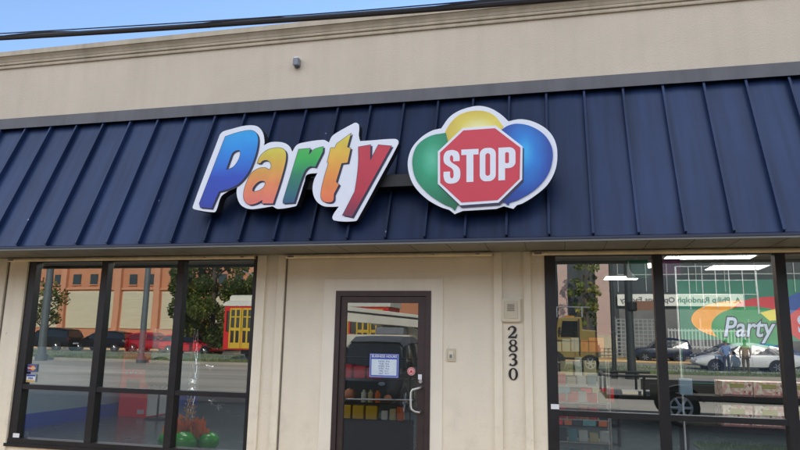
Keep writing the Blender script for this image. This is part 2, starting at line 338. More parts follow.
def front(loops, y, depth):     # stand the outline with its front face at y (facing -y)
    mb = curve_mesh(loops, depth); mb.v = [(x, yy + y + depth, z) for x, yy, z in mb.v]
    return mb

# ------------------------------------------------------------------ camera, light, world
cam = bpy.data.cameras.new('camera'); co = bpy.data.objects.new('camera', cam); COL.objects.link(co)
cam.sensor_width = 36; cam.lens = 646.373 / 800 * 36; cam.clip_end = 3000; cam.clip_start = 0.05
Rv = Vector((0.97334154, 0.22852313, 0.01958119)); Uv = Vector((0.02306204, -0.1824518, 0.98294429)); Fv = Vector((-0.22819813, 0.95628893, 0.18285813))
mt = Matrix((Rv, Uv, -Fv)).transposed().to_4x4(); mt.translation = (0, -6.48967, 1.6); co.matrix_world = mt
sc.camera = co
SUN_EL, SUN_AZ = radians(31), radians(16)       # azimuth measured from +y (north) toward +x: the sun is behind the shop
w = bpy.data.worlds.new('World'); sc.world = w; w.use_nodes = True
wn = w.node_tree.nodes; bg = wn['Background']
sky = wn.new('ShaderNodeTexSky'); sky.sky_type = 'NISHITA'; sky.sun_disc = False
sky.sun_elevation = SUN_EL; sky.sun_rotation = SUN_AZ; sky.air_density = 0.85; sky.dust_density = 0.0; sky.ozone_density = 2.0
bg.inputs[1].default_value = 0.24
# bright cloud bank added to the unseen southern sky to lift the shaded facade
wl_ = w.node_tree.links
tcw = wn.new('ShaderNodeTexCoord'); spw = wn.new('ShaderNodeSeparateXYZ'); wl_.new(tcw.outputs['Generated'], spw.inputs[0])
mrw = wn.new('ShaderNodeMapRange'); mrw.interpolation_type = 'SMOOTHSTEP'; mrw.inputs[1].default_value = -0.05; mrw.inputs[2].default_value = -0.45; wl_.new(spw.outputs['Y'], mrw.inputs[0])
now = wn.new('ShaderNodeTexNoise'); now.inputs['Scale'].default_value = 2.6; now.inputs['Detail'].default_value = 7; wl_.new(tcw.outputs['Generated'], now.inputs['Vector'])
crw = wn.new('ShaderNodeMapRange'); crw.interpolation_type = 'SMOOTHSTEP'; crw.inputs[1].default_value = 0.36; crw.inputs[2].default_value = 0.56; wl_.new(now.outputs['Fac'], crw.inputs[0])
muw = wn.new('ShaderNodeMath'); muw.operation = 'MULTIPLY'; wl_.new(mrw.outputs[0], muw.inputs[0]); wl_.new(crw.outputs[0], muw.inputs[1])
mxw = wn.new('ShaderNodeMix'); mxw.data_type = 'RGBA'; wl_.new(muw.outputs[0], mxw.inputs[0]); wl_.new(sky.outputs[0], mxw.inputs[6]); mxw.inputs[7].default_value = (8.6, 9.3, 10.6, 1)
wl_.new(mxw.outputs[2], bg.inputs[0])
sl = bpy.data.lights.new('sun', 'SUN'); sl.energy = 5.0; sl.angle = radians(0.5); sl.color = (1.0, 0.93, 0.82)
so = bpy.data.objects.new('sun', sl); COL.objects.link(so)
sd = Vector((sin(SUN_AZ) * cos(SUN_EL), cos(SUN_AZ) * cos(SUN_EL), sin(SUN_EL)))
so.rotation_euler = sd.to_track_quat('Z', 'Y').to_euler(); so.location = (10, 30, 30)
sc.view_settings.view_transform = 'Standard'; sc.view_settings.look = 'None'; sc.view_settings.exposure = 0; sc.view_settings.gamma = 1
sc.cycles.use_denoising = True
sc.cycles.max_bounces = 8; sc.cycles.transparent_max_bounces = 8; sc.cycles.caustics_reflective = False; sc.cycles.caustics_refractive = False

# ------------------------------------------------------------------ ground
MT['earth'] = M('dry_earth', (0.20, 0.17, 0.12), 0.95, var=0.2, scale=0.2)
MT['asphalt'] = M('parking_asphalt', (0.050, 0.046, 0.042), 0.9, var=0.25, scale=0.9, bump=0.4, bscale=120)
MT['road'] = M('concrete_road', (0.40, 0.355, 0.275), 0.9, var=0.38, scale=0.35, bump=0.3, bscale=80, stretch=(0.3, 1, 1))  # strong tone patches stand in for tree shadows on the road
MT['walk'] = M('concrete_walk', (0.78, 0.50, 0.22), 0.9, var=0.12, scale=0.9, bump=0.3, bscale=80)  # bright orange chosen to bounce warm light up onto the wall
MT['line'] = M('white_road_paint', (0.65, 0.65, 0.62), 0.7, var=0.2, scale=8)
MT['grassbase'] = M('grass_soil', (0.10, 0.13, 0.04), 0.95, var=0.35, scale=1.2)
def sheet(name, x0, x1, y0, y1, z, mat, kind='structure'):
    mb = MB(); mb.add([(x0, y0, z), (x1, y0, z), (x1, y1, z), (x0, y1, z)], [(0, 1, 2, 3)])
    return obj(name, mb, mat, kind=kind, recalc=False)
sheet('ground', -1500, 1500, -1500, 1500, -0.16, MT['earth'])
o = MB(); o.box(-150, 150, -10.2, -2.1, -0.2, -0.004); obj('parking_lot', o, MT['asphalt'], kind='structure')
o = MB(); o.box(-150, 150, -2.1, 12, -0.2, 0.10); obj('sidewalk', o, MT['walk'], kind='structure')
bpy.data.objects['sidewalk'].location.z = -0.10
o = MB(); o.box(-150, 150, -14.8, -10.2, -0.2, -0.02); obj('far_sidewalk', o, MT['road'], kind='structure')
sheet('road', -150, 150, -26.0, -14.8, -0.10, MT['road'])
o = MB(); o.box(-150, 150, -26.2, -26.0, -0.2, 0.03); obj('median_kerb', o, MT['road'], kind='structure')
o = MB(); o.box(-150, 150, -35.0, -26.2, -0.2, 0.03); obj('neutral_ground', o, MT['grassbase'], kind='structure')
o = MB()
for yy in (-29.0, -30.5, -32.6, -34.1): o.box(-150, 150, yy - 0.04, yy + 0.04, 0.03, 0.10)
obj('rails', o, MT['steel'], kind='structure')
sheet('far_road', -150, 150, -44.0, -35.0, -0.10, MT['road'])
o = MB(); o.box(-150, 150, -60.0, -44.0, -0.2, 0.03); obj('far_path', o, MT['walk'], kind='structure')

def grass(name, x0, x1, y0, y1, z, n, h, mat):
    mb = MB()
    for i in range(n):
        x, y = random.uniform(x0, x1), random.uniform(y0, y1); a = random.uniform(0, 6.28); hh = h * random.uniform(0.4, 1.1); ww = h * 0.16
        dx, dy = cos(a) * ww, sin(a) * ww; lx, ly = random.uniform(-.4, .4) * hh, random.uniform(-.4, .4) * hh
        mb.add([(x - dx, y - dy, z), (x + dx, y + dy, z), (x + lx, y + ly, z + hh)], [(0, 1, 2)])
    return obj(name, mb, mat, kind='stuff', recalc=False)
MT['grass'] = M('grass_blade', (0.10, 0.16, 0.035), 0.8, var=0.4, scale=3)
MT['grass2'] = M('dry_grass_blade', (0.20, 0.24, 0.08), 0.8, var=0.35, scale=3)
tag(grass('grass', -45, 25, -34.9, -26.3, 0.03, 22000, 0.15, MT['grass2']), 'short patchy grass along the near edge of the tram tracks', 'grass')
o = MB(); o.box(2.2, 9.0, -5.3, -3.3, -0.2, 0.03); obj('verge', o, MT['grassbase'], kind='structure')
tag(grass('grass', 2.25, 8.9, -5.25, -3.35, 0.03, 9000, 0.07, MT['grass2']), 'small mown grass verge in front of the right window', 'grass')

# ------------------------------------------------------------------ the shop building
shop = thing('shop_building', (0, 0, 0), 'cream stucco party shop with navy metal awning, two wide black-framed windows and a glass door', 'building')
XL, XR = -15.0, 9.5
WZ0, WZ1 = 0.41, 2.532
# wall at the window line, with openings
wl = MB()
D0, D1, DT = -2.222, -1.206, 2.150
LW0, LW1 = -6.102, -3.138
RW0, RW1 = -0.078, 4.12
wl.box(XL, LW0, 0, .16, 0, 4.3); wl.box(LW0, LW1, 0, .16, 0, WZ0); wl.box(LW0, LW1, 0, .16, WZ1, 4.3)
wl.box(LW1, D0, 0, .16, 0, 4.3); wl.box(D0, D1, 0, .16, DT, 4.3); wl.box(D1, RW0, 0, .16, 0, 4.3)
wl.box(RW0, RW1, 0, .16, 0, WZ0); wl.box(RW0, RW1, 0, .16, WZ1, 4.3); wl.box(RW1, XR, 0, .16, 0, 4.3)
obj('wall', wl, MT['panel'], shop)
pw = MB(); pw.box(XL, XR, 0.0, .25, 4.305, 5.17)
obj('parapet', pw, MT['stucco'], shop)
ro = MB(); ro.box(XL, XR, .25, 9.6, 4.3, 4.5); obj('roof', ro, MT['flash'], shop)
bw = MB(); bw.box(XL, XL + .2, .16, 9.4, 0, 4.3); bw.box(XR - .2, XR, .16, 9.4, 0, 4.3); bw.box(XL, XR, 9.4, 9.6, 0, 5.1)
obj('outer_wall', bw, MT['stucco'], shop)
cn = MB()
cn.prism_x([(0.003, 5.02), (-.022, 5.02), (-.026, 5.035), (-.022, 5.05), (-.012, 5.052), (-.012, 5.066), (-.030, 5.068), (-.034, 5.082), (-.030, 5.096), (-.036, 5.10), (-.048, 5.125), (-.070, 5.15), (-.078, 5.158), (0.003, 5.158)], XL, XR)
cn.box(XL, XR, -.088, .30, 5.160, 5.222)
obj('cornice', cn, MT['cornice'], shop)
# flashing, two lapped lengths
fl = MB()
for x0, x1, t in ((XL, -3.1, 0), (-3.15, 1.16, .003), (1.12, XR, 0)):
    fl.prism_x([(-.001, 4.276 + t), (-.030 - t, 4.276 + t), (-.196 - t, 4.258), (-.200 - t, 4.132), (-.206 - t, 4.122), (-.194, 4.122), (-.190, 4.248), (-.03, 4.266), (-.001, 4.266)], x0, x1)
obj('flashing', fl, MT['flash'], shop)
# awning sheet with standing seams
AT, AB = (-.125, 4.150), (-.825, 2.537)
sl_ = Vector((0, AB[0] - AT[0], AB[1] - AT[1])); L_ = sl_.length; dn = sl_.normalized(); nn = Vector((0, dn.z, -dn.y)); nn = nn if nn.y < 0 else -nn
aw = MB()
SP = 0.3655; k0 = int((XL + .02) / SP); ks = [(-.02 + SP * k) for k in range(k0, int(XR / SP) + 1)]
segs = 6
random.seed(3)
for a, b in zip(ks[:-1], ks[1:]):
    # each pan: slight oil-canning across and along
    bow = random.uniform(.0015, .0075); ph = random.uniform(0, 6.28); cols = 6
    vs = []; fs = []
    for i in range(13):
        t = i / 12
        for j in range(cols + 1):
            u = j / cols; h = bow * sin(pi * u) * (1 + .7 * sin(t * 7 + ph))
            p = Vector((a + (b - a) * u, AT[0], AT[1])) + dn * (L_ * t) + nn * h
            vs.append(p[:])
    for i in range(12):
        for j in range(cols):
            q = i * (cols + 1) + j; fs.append((q, q + 1, q + cols + 2, q + cols + 1))
    aw.add(vs, fs, 0)
for x in ks:
    p0 = Vector((x, AT[0], AT[1])) + nn * .0; 
    w1, w2, hh = .008, .013, .050
    pr = [(-w1, -.004), (-w1, hh * .72), (-w2, hh * .76), (-w2, hh), (w2 * .6, hh), (w2 * .6, hh * .76), (w1, hh * .72), (w1, -.004)]
    vs = []
    for t in (0, L_ - .012):
        for (u, h) in pr: vs.append((p0 + Vector((u, 0, 0)) + nn * h + dn * t)[:])
    n = len(pr); fs = [(i, (i + 1) % n, n + (i + 1) % n, n + i) for i in range(n)] + [tuple(range(n)), tuple(range(2 * n - 1, n - 1, -1))]
    aw.add(vs, fs, 0)
# folded eave edge
aw.prism_x([(-.820, 2.556), (-.842, 2.545), (-.845, 2.524), (-.836, 2.522), (-.822, 2.535)], XL, XR, 1)
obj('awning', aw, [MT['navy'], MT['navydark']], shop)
sf = MB()
x = XL
while x < XR:
    sf.box(x, min(x + .352, XR), -.820, -.004, 2.540, 2.550); sf.box(x + .352, min(x + .36, XR), -.820, -.004, 2.546, 2.551, 1); x += .36
sf.box(XL, XR, -.836, -.812, 2.506, 2.524)
obj('soffit', sf, [MT['soffit'], MT['gap']], shop)
# trim boards
for x0, x1 in ((-6.66, -6.405), (-6.36, -6.108), (-3.132, -3.027), (-2.885, -2.805), (-.573, -.493), (-.282, -.209), (-8.2, -8.1), (-9.6, -9.5), (-11.0, -10.9), (4.18, 4.27), (4.5, 4.58), (6.4, 6.5)):
    t = MB(); t.box(x0, x1, -.028, -.001, 0, 2.538); obj('trim_board', t, MT['trim'], shop, bevel=.003)
for x0, x1 in ((-6.404, -6.361), (-2.803, -2.787)):  # flat dark strips stand in for the shadow gaps beside the boards
    g = MB(); g.box(x0, x1, -.004, -.0005, 0, 2.538); obj('shadow_gap_strip', g, MT['gap'], shop)
# head rails (roller shutter housings)
for x0, x1 in ((-6.36, -3.15), (-2.78, -.585), (-.19, 4.15)):
    t = MB(); t.tube([(x0, -.062, 2.514), (x1, -.062, 2.514)], .023, 12); t.box(x0, x1, -.06, -.030, 2.496, 2.537)
    r = obj('shutter_rail', t, MT['rail'], shop, smooth=True)
    for q0, q1, q2, q3 in ((x0 + .02, x0 + .09, 2.500, 2.520), (x1 - .16, x1 - .12, 2.506, 2.518), (x1 - .6, x1 - .58, 2.508, 2.516)):
        b = MB(); b.box(q0, q1, -.089, -.082, q2, q3); obj('bracket', b, MT['grey'], r)
# door surround
t = MB(); t.box(-2.355, D0, -.010, -.001, 0, 2.272); t.box(D1, -1.085, -.010, -.001, 0, 2.272); t.box(D0, D1, -.010, -.001, DT, 2.272)
obj('door_surround', t, MT['surround'], shop)

# windows
TILT = radians(0.53)
def pane(x0, x1, z0, z1, parent, mat, y=.045, name='pane'):
    zc = 1.5; mb = MB()
    f = lambda z: y - math.tan(TILT) * (z - zc)
    random.seed(int(abs(x0) * 100 + z0 * 10)); sk_ = random.uniform(-.0016, .0016)      # panes never sit perfectly square
    mb.add([(x0, f(z0) - sk_, z0), (x1, f(z0) + sk_, z0), (x1, f(z1) + sk_, z1), (x0, f(z1) - sk_, z1)], [(0, 1, 2, 3)])
    return obj(name, mb, mat, parent, recalc=False)
def window(xs, midz, lab):
    e = bpy.data.objects.new('window', None); COL.objects.link(e); e.parent = shop; e.location = ((xs[0] + xs[-1]) / 2, 0, WZ0); e['label'] = lab
    z0, z1 = WZ0, 2.530
    fr = MB()
    fr.box(xs[0], xs[-1], -.012, .10, z0, z0 + .062); fr.box(xs[0], xs[-1], -.004, .10, z1 - .04, z1)
    fr.box(xs[0], xs[0] + .105, -.006, .10, z0 + .062, z1 - .04); fr.box(xs[-1] - .045, xs[-1], -.006, .10, z0 + .062, z1 - .04)
    fr.box(xs[0] - .03, xs[-1] + .0, -.03, -.013, z0 - .025, z0 + .01)
    obj('frame', fr, MT['frame'], e)
    for x in xs[1:-1]:
        m = MB(); m.box(x - .043, x + .043, -.008, .10, z0 + .063, z1 - .041); obj('mullion', m, MT['frame'], e)
    mr = MB(); mr.box(xs[0] + .106, xs[-1] - .046, -.003, .09, midz - .026, midz + .026); obj('mid_rail', mr, MT['frame'], e)
    for a, b in zip(xs[:-1], xs[1:]):
        pane(a + .03, b - .03, midz + .01, z1 - .02, e, MT['glass']); pane(a + .03, b - .03, z0 + .04, midz - .01, e, MT['glass'])
    return e
window([-6.102, -5.056, -4.072, -3.138], 1.045, 'left shop window in three bays reflecting orange building and red tram')
window([-.078, .970, 2.020, 3.07, 4.12], 1.000, 'right shop window reflecting a white banner and white sedan')

# door
door = bpy.data.objects.new('door', None); COL.objects.link(door); door.parent = shop; door.location = ((D0 + D1) / 2, 0, 0)
fr = MB(); fr.box(D0, D0 + .052, -.016, .11, 0, DT); fr.box(D1 - .052, D1, -.016, .11, 0, DT); fr.box(D0 + .052, D1 - .052, -.016, .11, DT - .055, DT)
obj('door_frame', fr, MT['bronze'], door)
lf = MB(); a0, a1, gx0, gx1 = D0 + .056, D1 - .056, -2.108, -1.342
lf.box(a0, gx0, .004, .05, .015, DT - .06); lf.box(gx1, a1, .004, .05, .015, DT - .06); lf.box(gx0, gx1, .004, .05, 2.028, DT - .06); lf.box(gx0, gx1, .004, .05, .015, .24)
obj('door_leaf', lf, MT['bronze'], door)
pane(gx0 - .01, gx1 + .01, .23, 2.036, door, MT['doorglass'], .03, 'glass')
h = MB(); h.tube([(-1.300, .004, 1.195), (-1.300, -.05, 1.193), (-1.325, -.075, 1.185), (-1.372, -.078, 1.170), (-1.385, -.078, 1.145), (-1.387, -.078, 1.02), (-1.378, -.078, .985), (-1.345, -.076, .965), (-1.305, -.06, .958), (-1.300, .004, .957)], .011, 10)
obj('handle', h, MT['steel'], door, smooth=True)
h = MB(); h.tube([(gx0 + .005, .068, 1.045), (-1.39, .068, 1.062)], .009, 8); obj('push_bar', h, MT['steel'], door, smooth=True)
h = MB(); h.lathe([(.001, -.012), (.018, -.012), (.020, -.004), (.020, .004)], (-1.306, 0, 1.33 - .08), 20, 'y'); obj('lock_cylinder', h, MT['steel'], door)

# interior
MT['inwall'] = M('interior_white_wall', (0.30, 0.43, 0.58), 0.7, var=0.03)
MT['infloor'] = M('interior_floor', (0.13, 0.165, 0.19), 0.25, var=0.1, scale=2)
MT['inceil'] = M('ceiling_tile', (0.20, 0.20, 0.18), 0.9, var=0.04)
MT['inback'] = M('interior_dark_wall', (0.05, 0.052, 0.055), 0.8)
MT['blue'] = M('blue_baseboard', (0.01, 0.07, 0.55), 0.5, var=0.05)
sheet('floor', XL + .2, XR - .2, .16, 9.4, .05, MT['infloor'])
sheet('ceiling', XL + .2, XR - .2, .16, 9.4, 2.93, MT['inceil'])
o = MB(); o.box(-9.05, -8.95, .16, 9.0, .05, 1.45); o.box(-9.05, -8.955, .16, 9.0, 1.451, 2.93, 1); obj('wall_left', o, [MT['inwall'], MT['inback']], kind='structure')  # upper part coloured dark in place of shade, so reflections stay clear
o = MB(); o.box(-8.95, -8.93, .165, 9.0, .052, .30); obj('baseboard', o, MT['blue'], kind='structure')
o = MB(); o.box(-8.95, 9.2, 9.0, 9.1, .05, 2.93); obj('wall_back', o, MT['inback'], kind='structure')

# ------------------------------------------------------------------ signs
YF = -0.86
def ctr(lp): return sum(p[0] for p in lp) / len(lp), min(p[1] for p in lp)
cx, cz = ctr(BACK_PARTY)
sgn = thing('lettered_sign', (cx, YF + .1, cz), 'white outlined sign reading Party in blue, orange, green and red slanted letters on the awning', 'sign')
def layer(name, loops, y, depth, mats, parent, label=None, sub=6):
    loops = [smooth_loop(l, sub) for l in loops]
    return obj(name, front(loops, y, depth), mats, parent, label=label)
def cabinet(loop, parent):
    lp = smooth_loop(loop); mb = front([lp], YF + .004, .10)
    mb.v = [(cx_ + (x - cx_) * s_, y, z) for (x, y, z) in mb.v for cx_, s_ in ((0, 1),)]
    o = obj('sign_cabinet', mb, [MT['signside']], parent)
    layer('sign_face', [loop], YF, .0035, MT['signwhite'], parent)
    return o
cabinet(BACK_PARTY, sgn)
G = lambda *s: list(s)
gm = {
 'P': grad('print_blue', [(0.0, srgb(34, 56, 158)), (0.4, srgb(24, 72, 190)), (0.72, srgb(0, 135, 225)), (1, srgb(10, 165, 232))]),
 'a': grad('print_yellow_orange', [(0.0, srgb(240, 120, 110)), (0.35, srgb(240, 140, 85)), (0.75, srgb(230, 185, 60)), (1, srgb(222, 215, 70))]),
 'r': grad('print_green', [(0.0, srgb(22, 82, 120)), (0.5, srgb(30, 130, 95)), (0.8, srgb(45, 180, 75)), (1, srgb(70, 190, 80))]),
 't': grad('print_orange', [(0.0, srgb(245, 120, 80)), (0.4, srgb(240, 150, 60)), (0.8, srgb(232, 195, 60)), (1, srgb(225, 215, 70))]),
 'y': grad('print_red', [(0.0, srgb(120, 45, 75)), (0.35, srgb(190, 40, 62)), (1, srgb(205, 50, 68))]),
}
for ch, lo in (('P', [P, P_H]), ('a', [a_, a_H]), ('r', [r_]), ('t', [t_]), ('y', [y_])):
    sh = [[(p[0] + .016, p[1] - .012) + tuple(p[2:]) for p in l] for l in lo]
    o1 = layer('letter', lo, YF - .007, .003, gm[ch], sgn, label='printed letter ' + ch)
    lps = [smooth_loop(l) for l in sh]
    mb = front(lps, YF - .0035, .003); obj('drop_shadow', mb, MT['ink'], o1)
    # thin dark keyline round the letter
    q = [smooth_loop(l) for l in lo]
    for l in q:
        kl = MB(); n = len(l)
        for i in range(n):
            A, B = l[i], l[(i + 1) % n]
            d = math.hypot(B[0] - A[0], B[1] - A[1])
            if d < 1e-5: continue
            ux, uz = (B[0] - A[0]) / d, (B[1] - A[1]) / d; w_ = .0022; 
            yy = YF - .0073 - (i % 2) * .0002
            kl.add([(A[0] - uz * w_ - ux * w_, yy, A[1] + ux * w_ - uz * w_), (A[0] + uz * w_ - ux * w_, yy, A[1] - ux * w_ - uz * w_), (B[0] + uz * w_ + ux * w_, yy, B[1] - ux * w_ + uz * w_), (B[0] - uz * w_ + ux * w_, yy, B[1] + ux * w_ + uz * w_)], [(0, 1, 2, 3)])
        obj('keyline', kl, MT['ink'], o1, recalc=False)
rw = MB(); rw.box(-3.05, -.95, -.755, -.60, 3.065, 3.185); obj('raceway', rw, MT['signside'], sgn, bevel=.004)

cx, cz = ctr(BACK_STOP)
sg2 = thing('balloon_sign', (cx, YF + .1, cz), 'sign of three balloons behind a red octagon reading STOP, on the awning right of Party', 'sign')
cabinet(BACK_STOP, sg2)
rw = MB(); rw.box(-.86, -.30, -.75, -.62, 3.1, 3.2); obj('raceway', rw, MT['signside'], sg2)
mg = grad('balloon_green', [(0.0, srgb(100, 205, 165)), (0.22, srgb(35, 160, 115)), (0.55, srgb(6, 112, 76)), (1, srgb(4, 78, 50))], radial=(.42, .66, .9, .95))
my = grad('balloon_yellow', [(0.0, srgb(250, 245, 190)), (0.25, srgb(235, 215, 90)), (0.6, srgb(222, 180, 50)), (1, srgb(205, 160, 40))], radial=(.58, .52, .8, .8))
mbm = grad('balloon_blue', [(0.0, srgb(50, 180, 240)), (0.22, srgb(10, 125, 212)), (0.5, srgb(14, 70, 165)), (0.9, srgb(14, 32, 100))], radial=(.50, .64, 1.15, 1.0))
layer('balloon', [YELLOW], YF - .0035, .003, my, sg2, 'yellow printed balloon')
layer('balloon', [GREEN], YF - .0070, .003, mg, sg2, 'green printed balloon')
layer('balloon', [BLUE], YF - .0105, .003, mbm, sg2, 'blue printed balloon')
octo = layer('octagon', [OCT_W], YF - .0140, .003, MT['signwhite'], sg2, 'octagon with white border reading STOP')
sh = [(p[0] + .012, p[1] - .022, 1) for p in OCT_W]
mb = front([smooth_loop(sh)], YF - .0122, .0012); obj('drop_shadow', mb, MT['ink'], octo)
MT['stopred'] = M('print_stop_red', srgb(208, 58, 74), 0.4, var=0.04, scale=3)
mb = front([smooth_loop(OCT_R)], YF - .0165, .002); obj('red_field', mb, MT['stopred'], octo)
def rr(x0, x1, y0, y1, r, n=6):
    o = []
    for (cx, cy, a0) in ((x1 - r, y1 - r, 0), (x0 + r, y1 - r, 90), (x0 + r, y0 + r, 180), (x1 - r, y0 + r, 270)):
        for k in range(n + 1):
            a = radians(a0 + 90 * k / n); o.append((cx + r * cos(a), cy + r * sin(a)))
    return o
S_ = smooth_loop([(.44, .66, 1), (.44, .80), (.40, .93), (.30, .99), (.22, 1), (.10, .97), (.03, .88), (.01, .76), (.03, .63), (.11, .54), (.21, .47), (.265, .40), (.28, .30), (.275, .20), (.235, .155), (.19, .20), (.185, .36, 1), (.01, .36, 1), (.01, .22), (.05, .08), (.13, .015), (.23, 0), (.36, .03), (.44, .13), (.46, .28), (.44, .43), (.36, .53), (.25, .61), (.19, .69), (.185, .79), (.22, .845), (.265, .79), (.27, .66, 1)], 4)
T_ = [(0, 1), (0, .83), (.14, .83), (.14, 0), (.33, 0), (.33, .83), (.47, .83), (.47, 1)]
O_ = [rr(0, .47, 0, 1, .19), rr(.165, .305, .16, .84, .07)]
P_ = [[(0, 0), (0, 1)] + [(.28 + .18 * cos(radians(a)), .82 + .18 * sin(radians(a))) for a in range(90, -1, -15)] + [(.28 + .18 * cos(radians(a)), .54 + .18 * sin(radians(a))) for a in range(0, -91, -15)] + [(.18, .36), (.18, 0)],
      rr(.18, .285, .51, .85, .045)]
for g_, bx in zip(([S_], [T_], O_, P_), STOP_BOXES):
    (ax, az), (bx_, bz), (cx2, cz2), (dx, dz) = [p[:2] for p in bx]    # TL TR BR BL
    loops = []
    for l in g_:
        o2 = []
        for (u, v) in l:
            u /= .47
            X = (dx * (1 - u) + cx2 * u) * (1 - v) + (ax * (1 - u) + bx_ * u) * v
            Z = (dz * (1 - u) + cz2 * u) * (1 - v) + (az * (1 - u) + bz * u) * v
            o2.append((X, Z))
        loops.append(o2)
    obj('lettering', front(loops, YF - .0185, .0018), MT['signwhite'], octo)

# ------------------------------------------------------------------ small things on the wall
t = thing('wall_sensor', (-2.79, 0, 4.70), 'small grey light sensor box high on the cream parapet', 'sensor')
m = MB(); m.box(-2.825, -2.755, -.075, -.002, 4.705, 4.795, bev=.008); obj('housing', m, MT['grey'], t)
m = MB(); m.box(-2.818, -2.762, -.066, -.008, 4.795, 4.81, bev=.003); obj('cap', m, MT['white'], t)
m = MB(); m.tube([(-2.79, -.035, 4.706), (-2.79, -.035, 4.688)], .022, 12); obj('lens', m, MT['black'], t)

t = thing('intercom_box', (-.405, 0, 1.845), 'beige intercom box mounted on the pilaster above the street number', 'intercom')
m = MB(); m.box(-.497, -.313, -.045, -.001, 1.845, 2.075, bev=.010); obj('housing', m, MT['beige2'], t)
m = MB(); m.box(-.470, -.340, -.055, -.046, 1.875, 2.048, bev=.004); obj('cover', m, MT['beige'], t)
m = MB()
for i in range(6): m.box(-.440, -.370, -.0575, -.0555, 1.950 + i * .012, 1.955 + i * .012)
obj('grille', m, MT['gap'], t)
t = thing('keypad', (-1.003, 0, 1.45), 'small beige keypad plate on the wall right of the door', 'keypad')
m = MB(); m.box(-1.045, -.955, -.014, -.001, 1.452, 1.578, bev=.004); obj('plate', m, MT['beige'], t)
m = MB(); m.box(-1.025, -.975, -.026, -.015, 1.475, 1.555, bev=.004); obj('key_face', m, MT['beige2'], t)
m = MB(); m.box(-1.012, -.988, -.034, -.027, 1.487, 1.520, bev=.003); obj('button', m, MT['grey'], t)

# 2830, stacked serif digits
t = thing('house_number', (-.388, 0, 1.29), 'black serif street number 2830 stacked down the pilaster', 'house number')
def ribbon(pts, n=40):
    """pts: (x,z,width): a stroke of changing width, as one closed outline"""
    P3 = []
    m = len(pts)
    for i in range(m - 1):
        p0 = pts[max(i - 1, 0)]; p1 = pts[i]; p2 = pts[i + 1]; p3 = pts[min(i + 2, m - 1)]
        for k in range(6):
            u = k / 6
            P3.append(tuple(.5 * ((2 * p1[j]) + (-p0[j] + p2[j]) * u + (2 * p0[j] - 5 * p1[j] + 4 * p2[j] - p3[j]) * u * u + (-p0[j] + 3 * p1[j] - 3 * p2[j] + p3[j]) * u**3) for j in range(3)))
    P3.append(pts[-1])
    Lf, Rt = [], []
    for i, p in enumerate(P3):
        a, b = P3[max(i - 1, 0)], P3[min(i + 1, len(P3) - 1)]; d = math.hypot(b[0] - a[0], b[1] - a[1]) or 1
        nx, nz = -(b[1] - a[1]) / d, (b[0] - a[0]) / d
        Lf.append((p[0] + nx * p[2] / 2, p[1] + nz * p[2] / 2)); Rt.append((p[0] - nx * p[2] / 2, p[1] - nz * p[2] / 2))
    return Lf + Rt[::-1]
def ell(cx, cz, rx, rz, n=28): return [(cx + rx * cos(2 * pi * k / n), cz + rz * sin(2 * pi * k / n)) for k in range(n)]
def digit(d):
    if d == '0': return [[ell(.5, .5, .46, .52), ell(.5, .5, .22, .44)]]
    if d == '8': return [[ell(.5, .76, .38, .27), ell(.5, .77, .18, .19)], [ell(.5, .25, .45, .30), ell(.5, .25, .22, .21)]]
    if d == '2': return [[ribbon([(.12, .70, .20), (.14, .84, .14), (.32, .97, .10), (.56, .97, .16), (.74, .80, .26), (.66, .56, .24), (.40, .32, .14), (.12, .10, .10)])], [[(.06, .0), (.06, .16), (.74, .16), (.84, .34), (.94, .34), (.86, 0)]]]
    if d == '3': return [[ribbon([(.12, .78, .10), (.26, .93, .10), (.50, .98, .14), (.72, .84, .24), (.66, .62, .16), (.38, .53, .07)])], [ribbon([(.36, .53, .07), (.62, .50, .16), (.78, .30, .27), (.64, .08, .18), (.36, .02, .10), (.14, .12, .22)])]]
for ch, z0, x0 in (('2', 1.690, -.442), ('8', 1.562, -.440), ('3', 1.428, -.440), ('0', 1.292, -.442)):
    mb = MB()
    for k, parts in enumerate(digit(ch)):
        q = front([[(x0 + u * .098, z0 + v * .112) for u, v in l] for l in parts], -.009 - k * .0006, .006)
        mb.add(q.v, q.f)
    obj('digit', mb, MT['black'], t, label='digit ' + ch)

# business hours sign on the door glass
t = thing('hours_sign', (-1.69, .02, 1.27), 'blue bordered BUSINESS HOURS sign with white text panel on the door glass', 'sign')
hx0, hx1, hz0, hz1 = -1.842, -1.535, 1.275, 1.512
m = MB(); m.box(hx0, hx1, .010, .014, hz0, hz1); obj('sign_board', m, M('hours_blue', (0.03, 0.08, 0.42), .4), t)
m = MB(); m.box(hx0 + .022, hx1 - .022, .007, .0095, hz0 + .022, hz1 - .055); obj('text_panel', m, M('hours_panel', (0.62, 0.72, 0.80), .4), t)
MT['hblue'] = M('hours_ink', (0.03, 0.07, 0.32), .5)
obj('lettering', move(text_mb('BUSINESS HOURS', .034, .001, bold=.0006), -1.688, .0095, hz1 - .028), MT['white'], t)
m = MB()
for i, d in enumerate(('MON  9-6', 'TUE  9-6', 'WED  9-6', 'THU  9-6', 'FRI  9-7', 'SAT  9-7')):
    q = move(text_mb(d, .021, .001, sx=1.35), -1.69, .0065, hz1 - .077 - i * .024); m.add(q.v, q.f)
obj('lettering', m, MT['hblue'], t)
m = MB(); 
for (x0, x1, z0, z1) in ((hx0 + .006, hx1 - .006, hz1 - .009, hz1 - .006), (hx0 + .006, hx1 - .006, hz0 + .006, hz0 + .009), (hx0 + .006, hx0 + .009, hz0 + .009, hz1 - .009), (hx1 - .009, hx1 - .006, hz0 + .009, hz1 - .009)): m.box(x0, x1, .008, .0098, z0, z1)
obj('border', m, MT['white'], t)
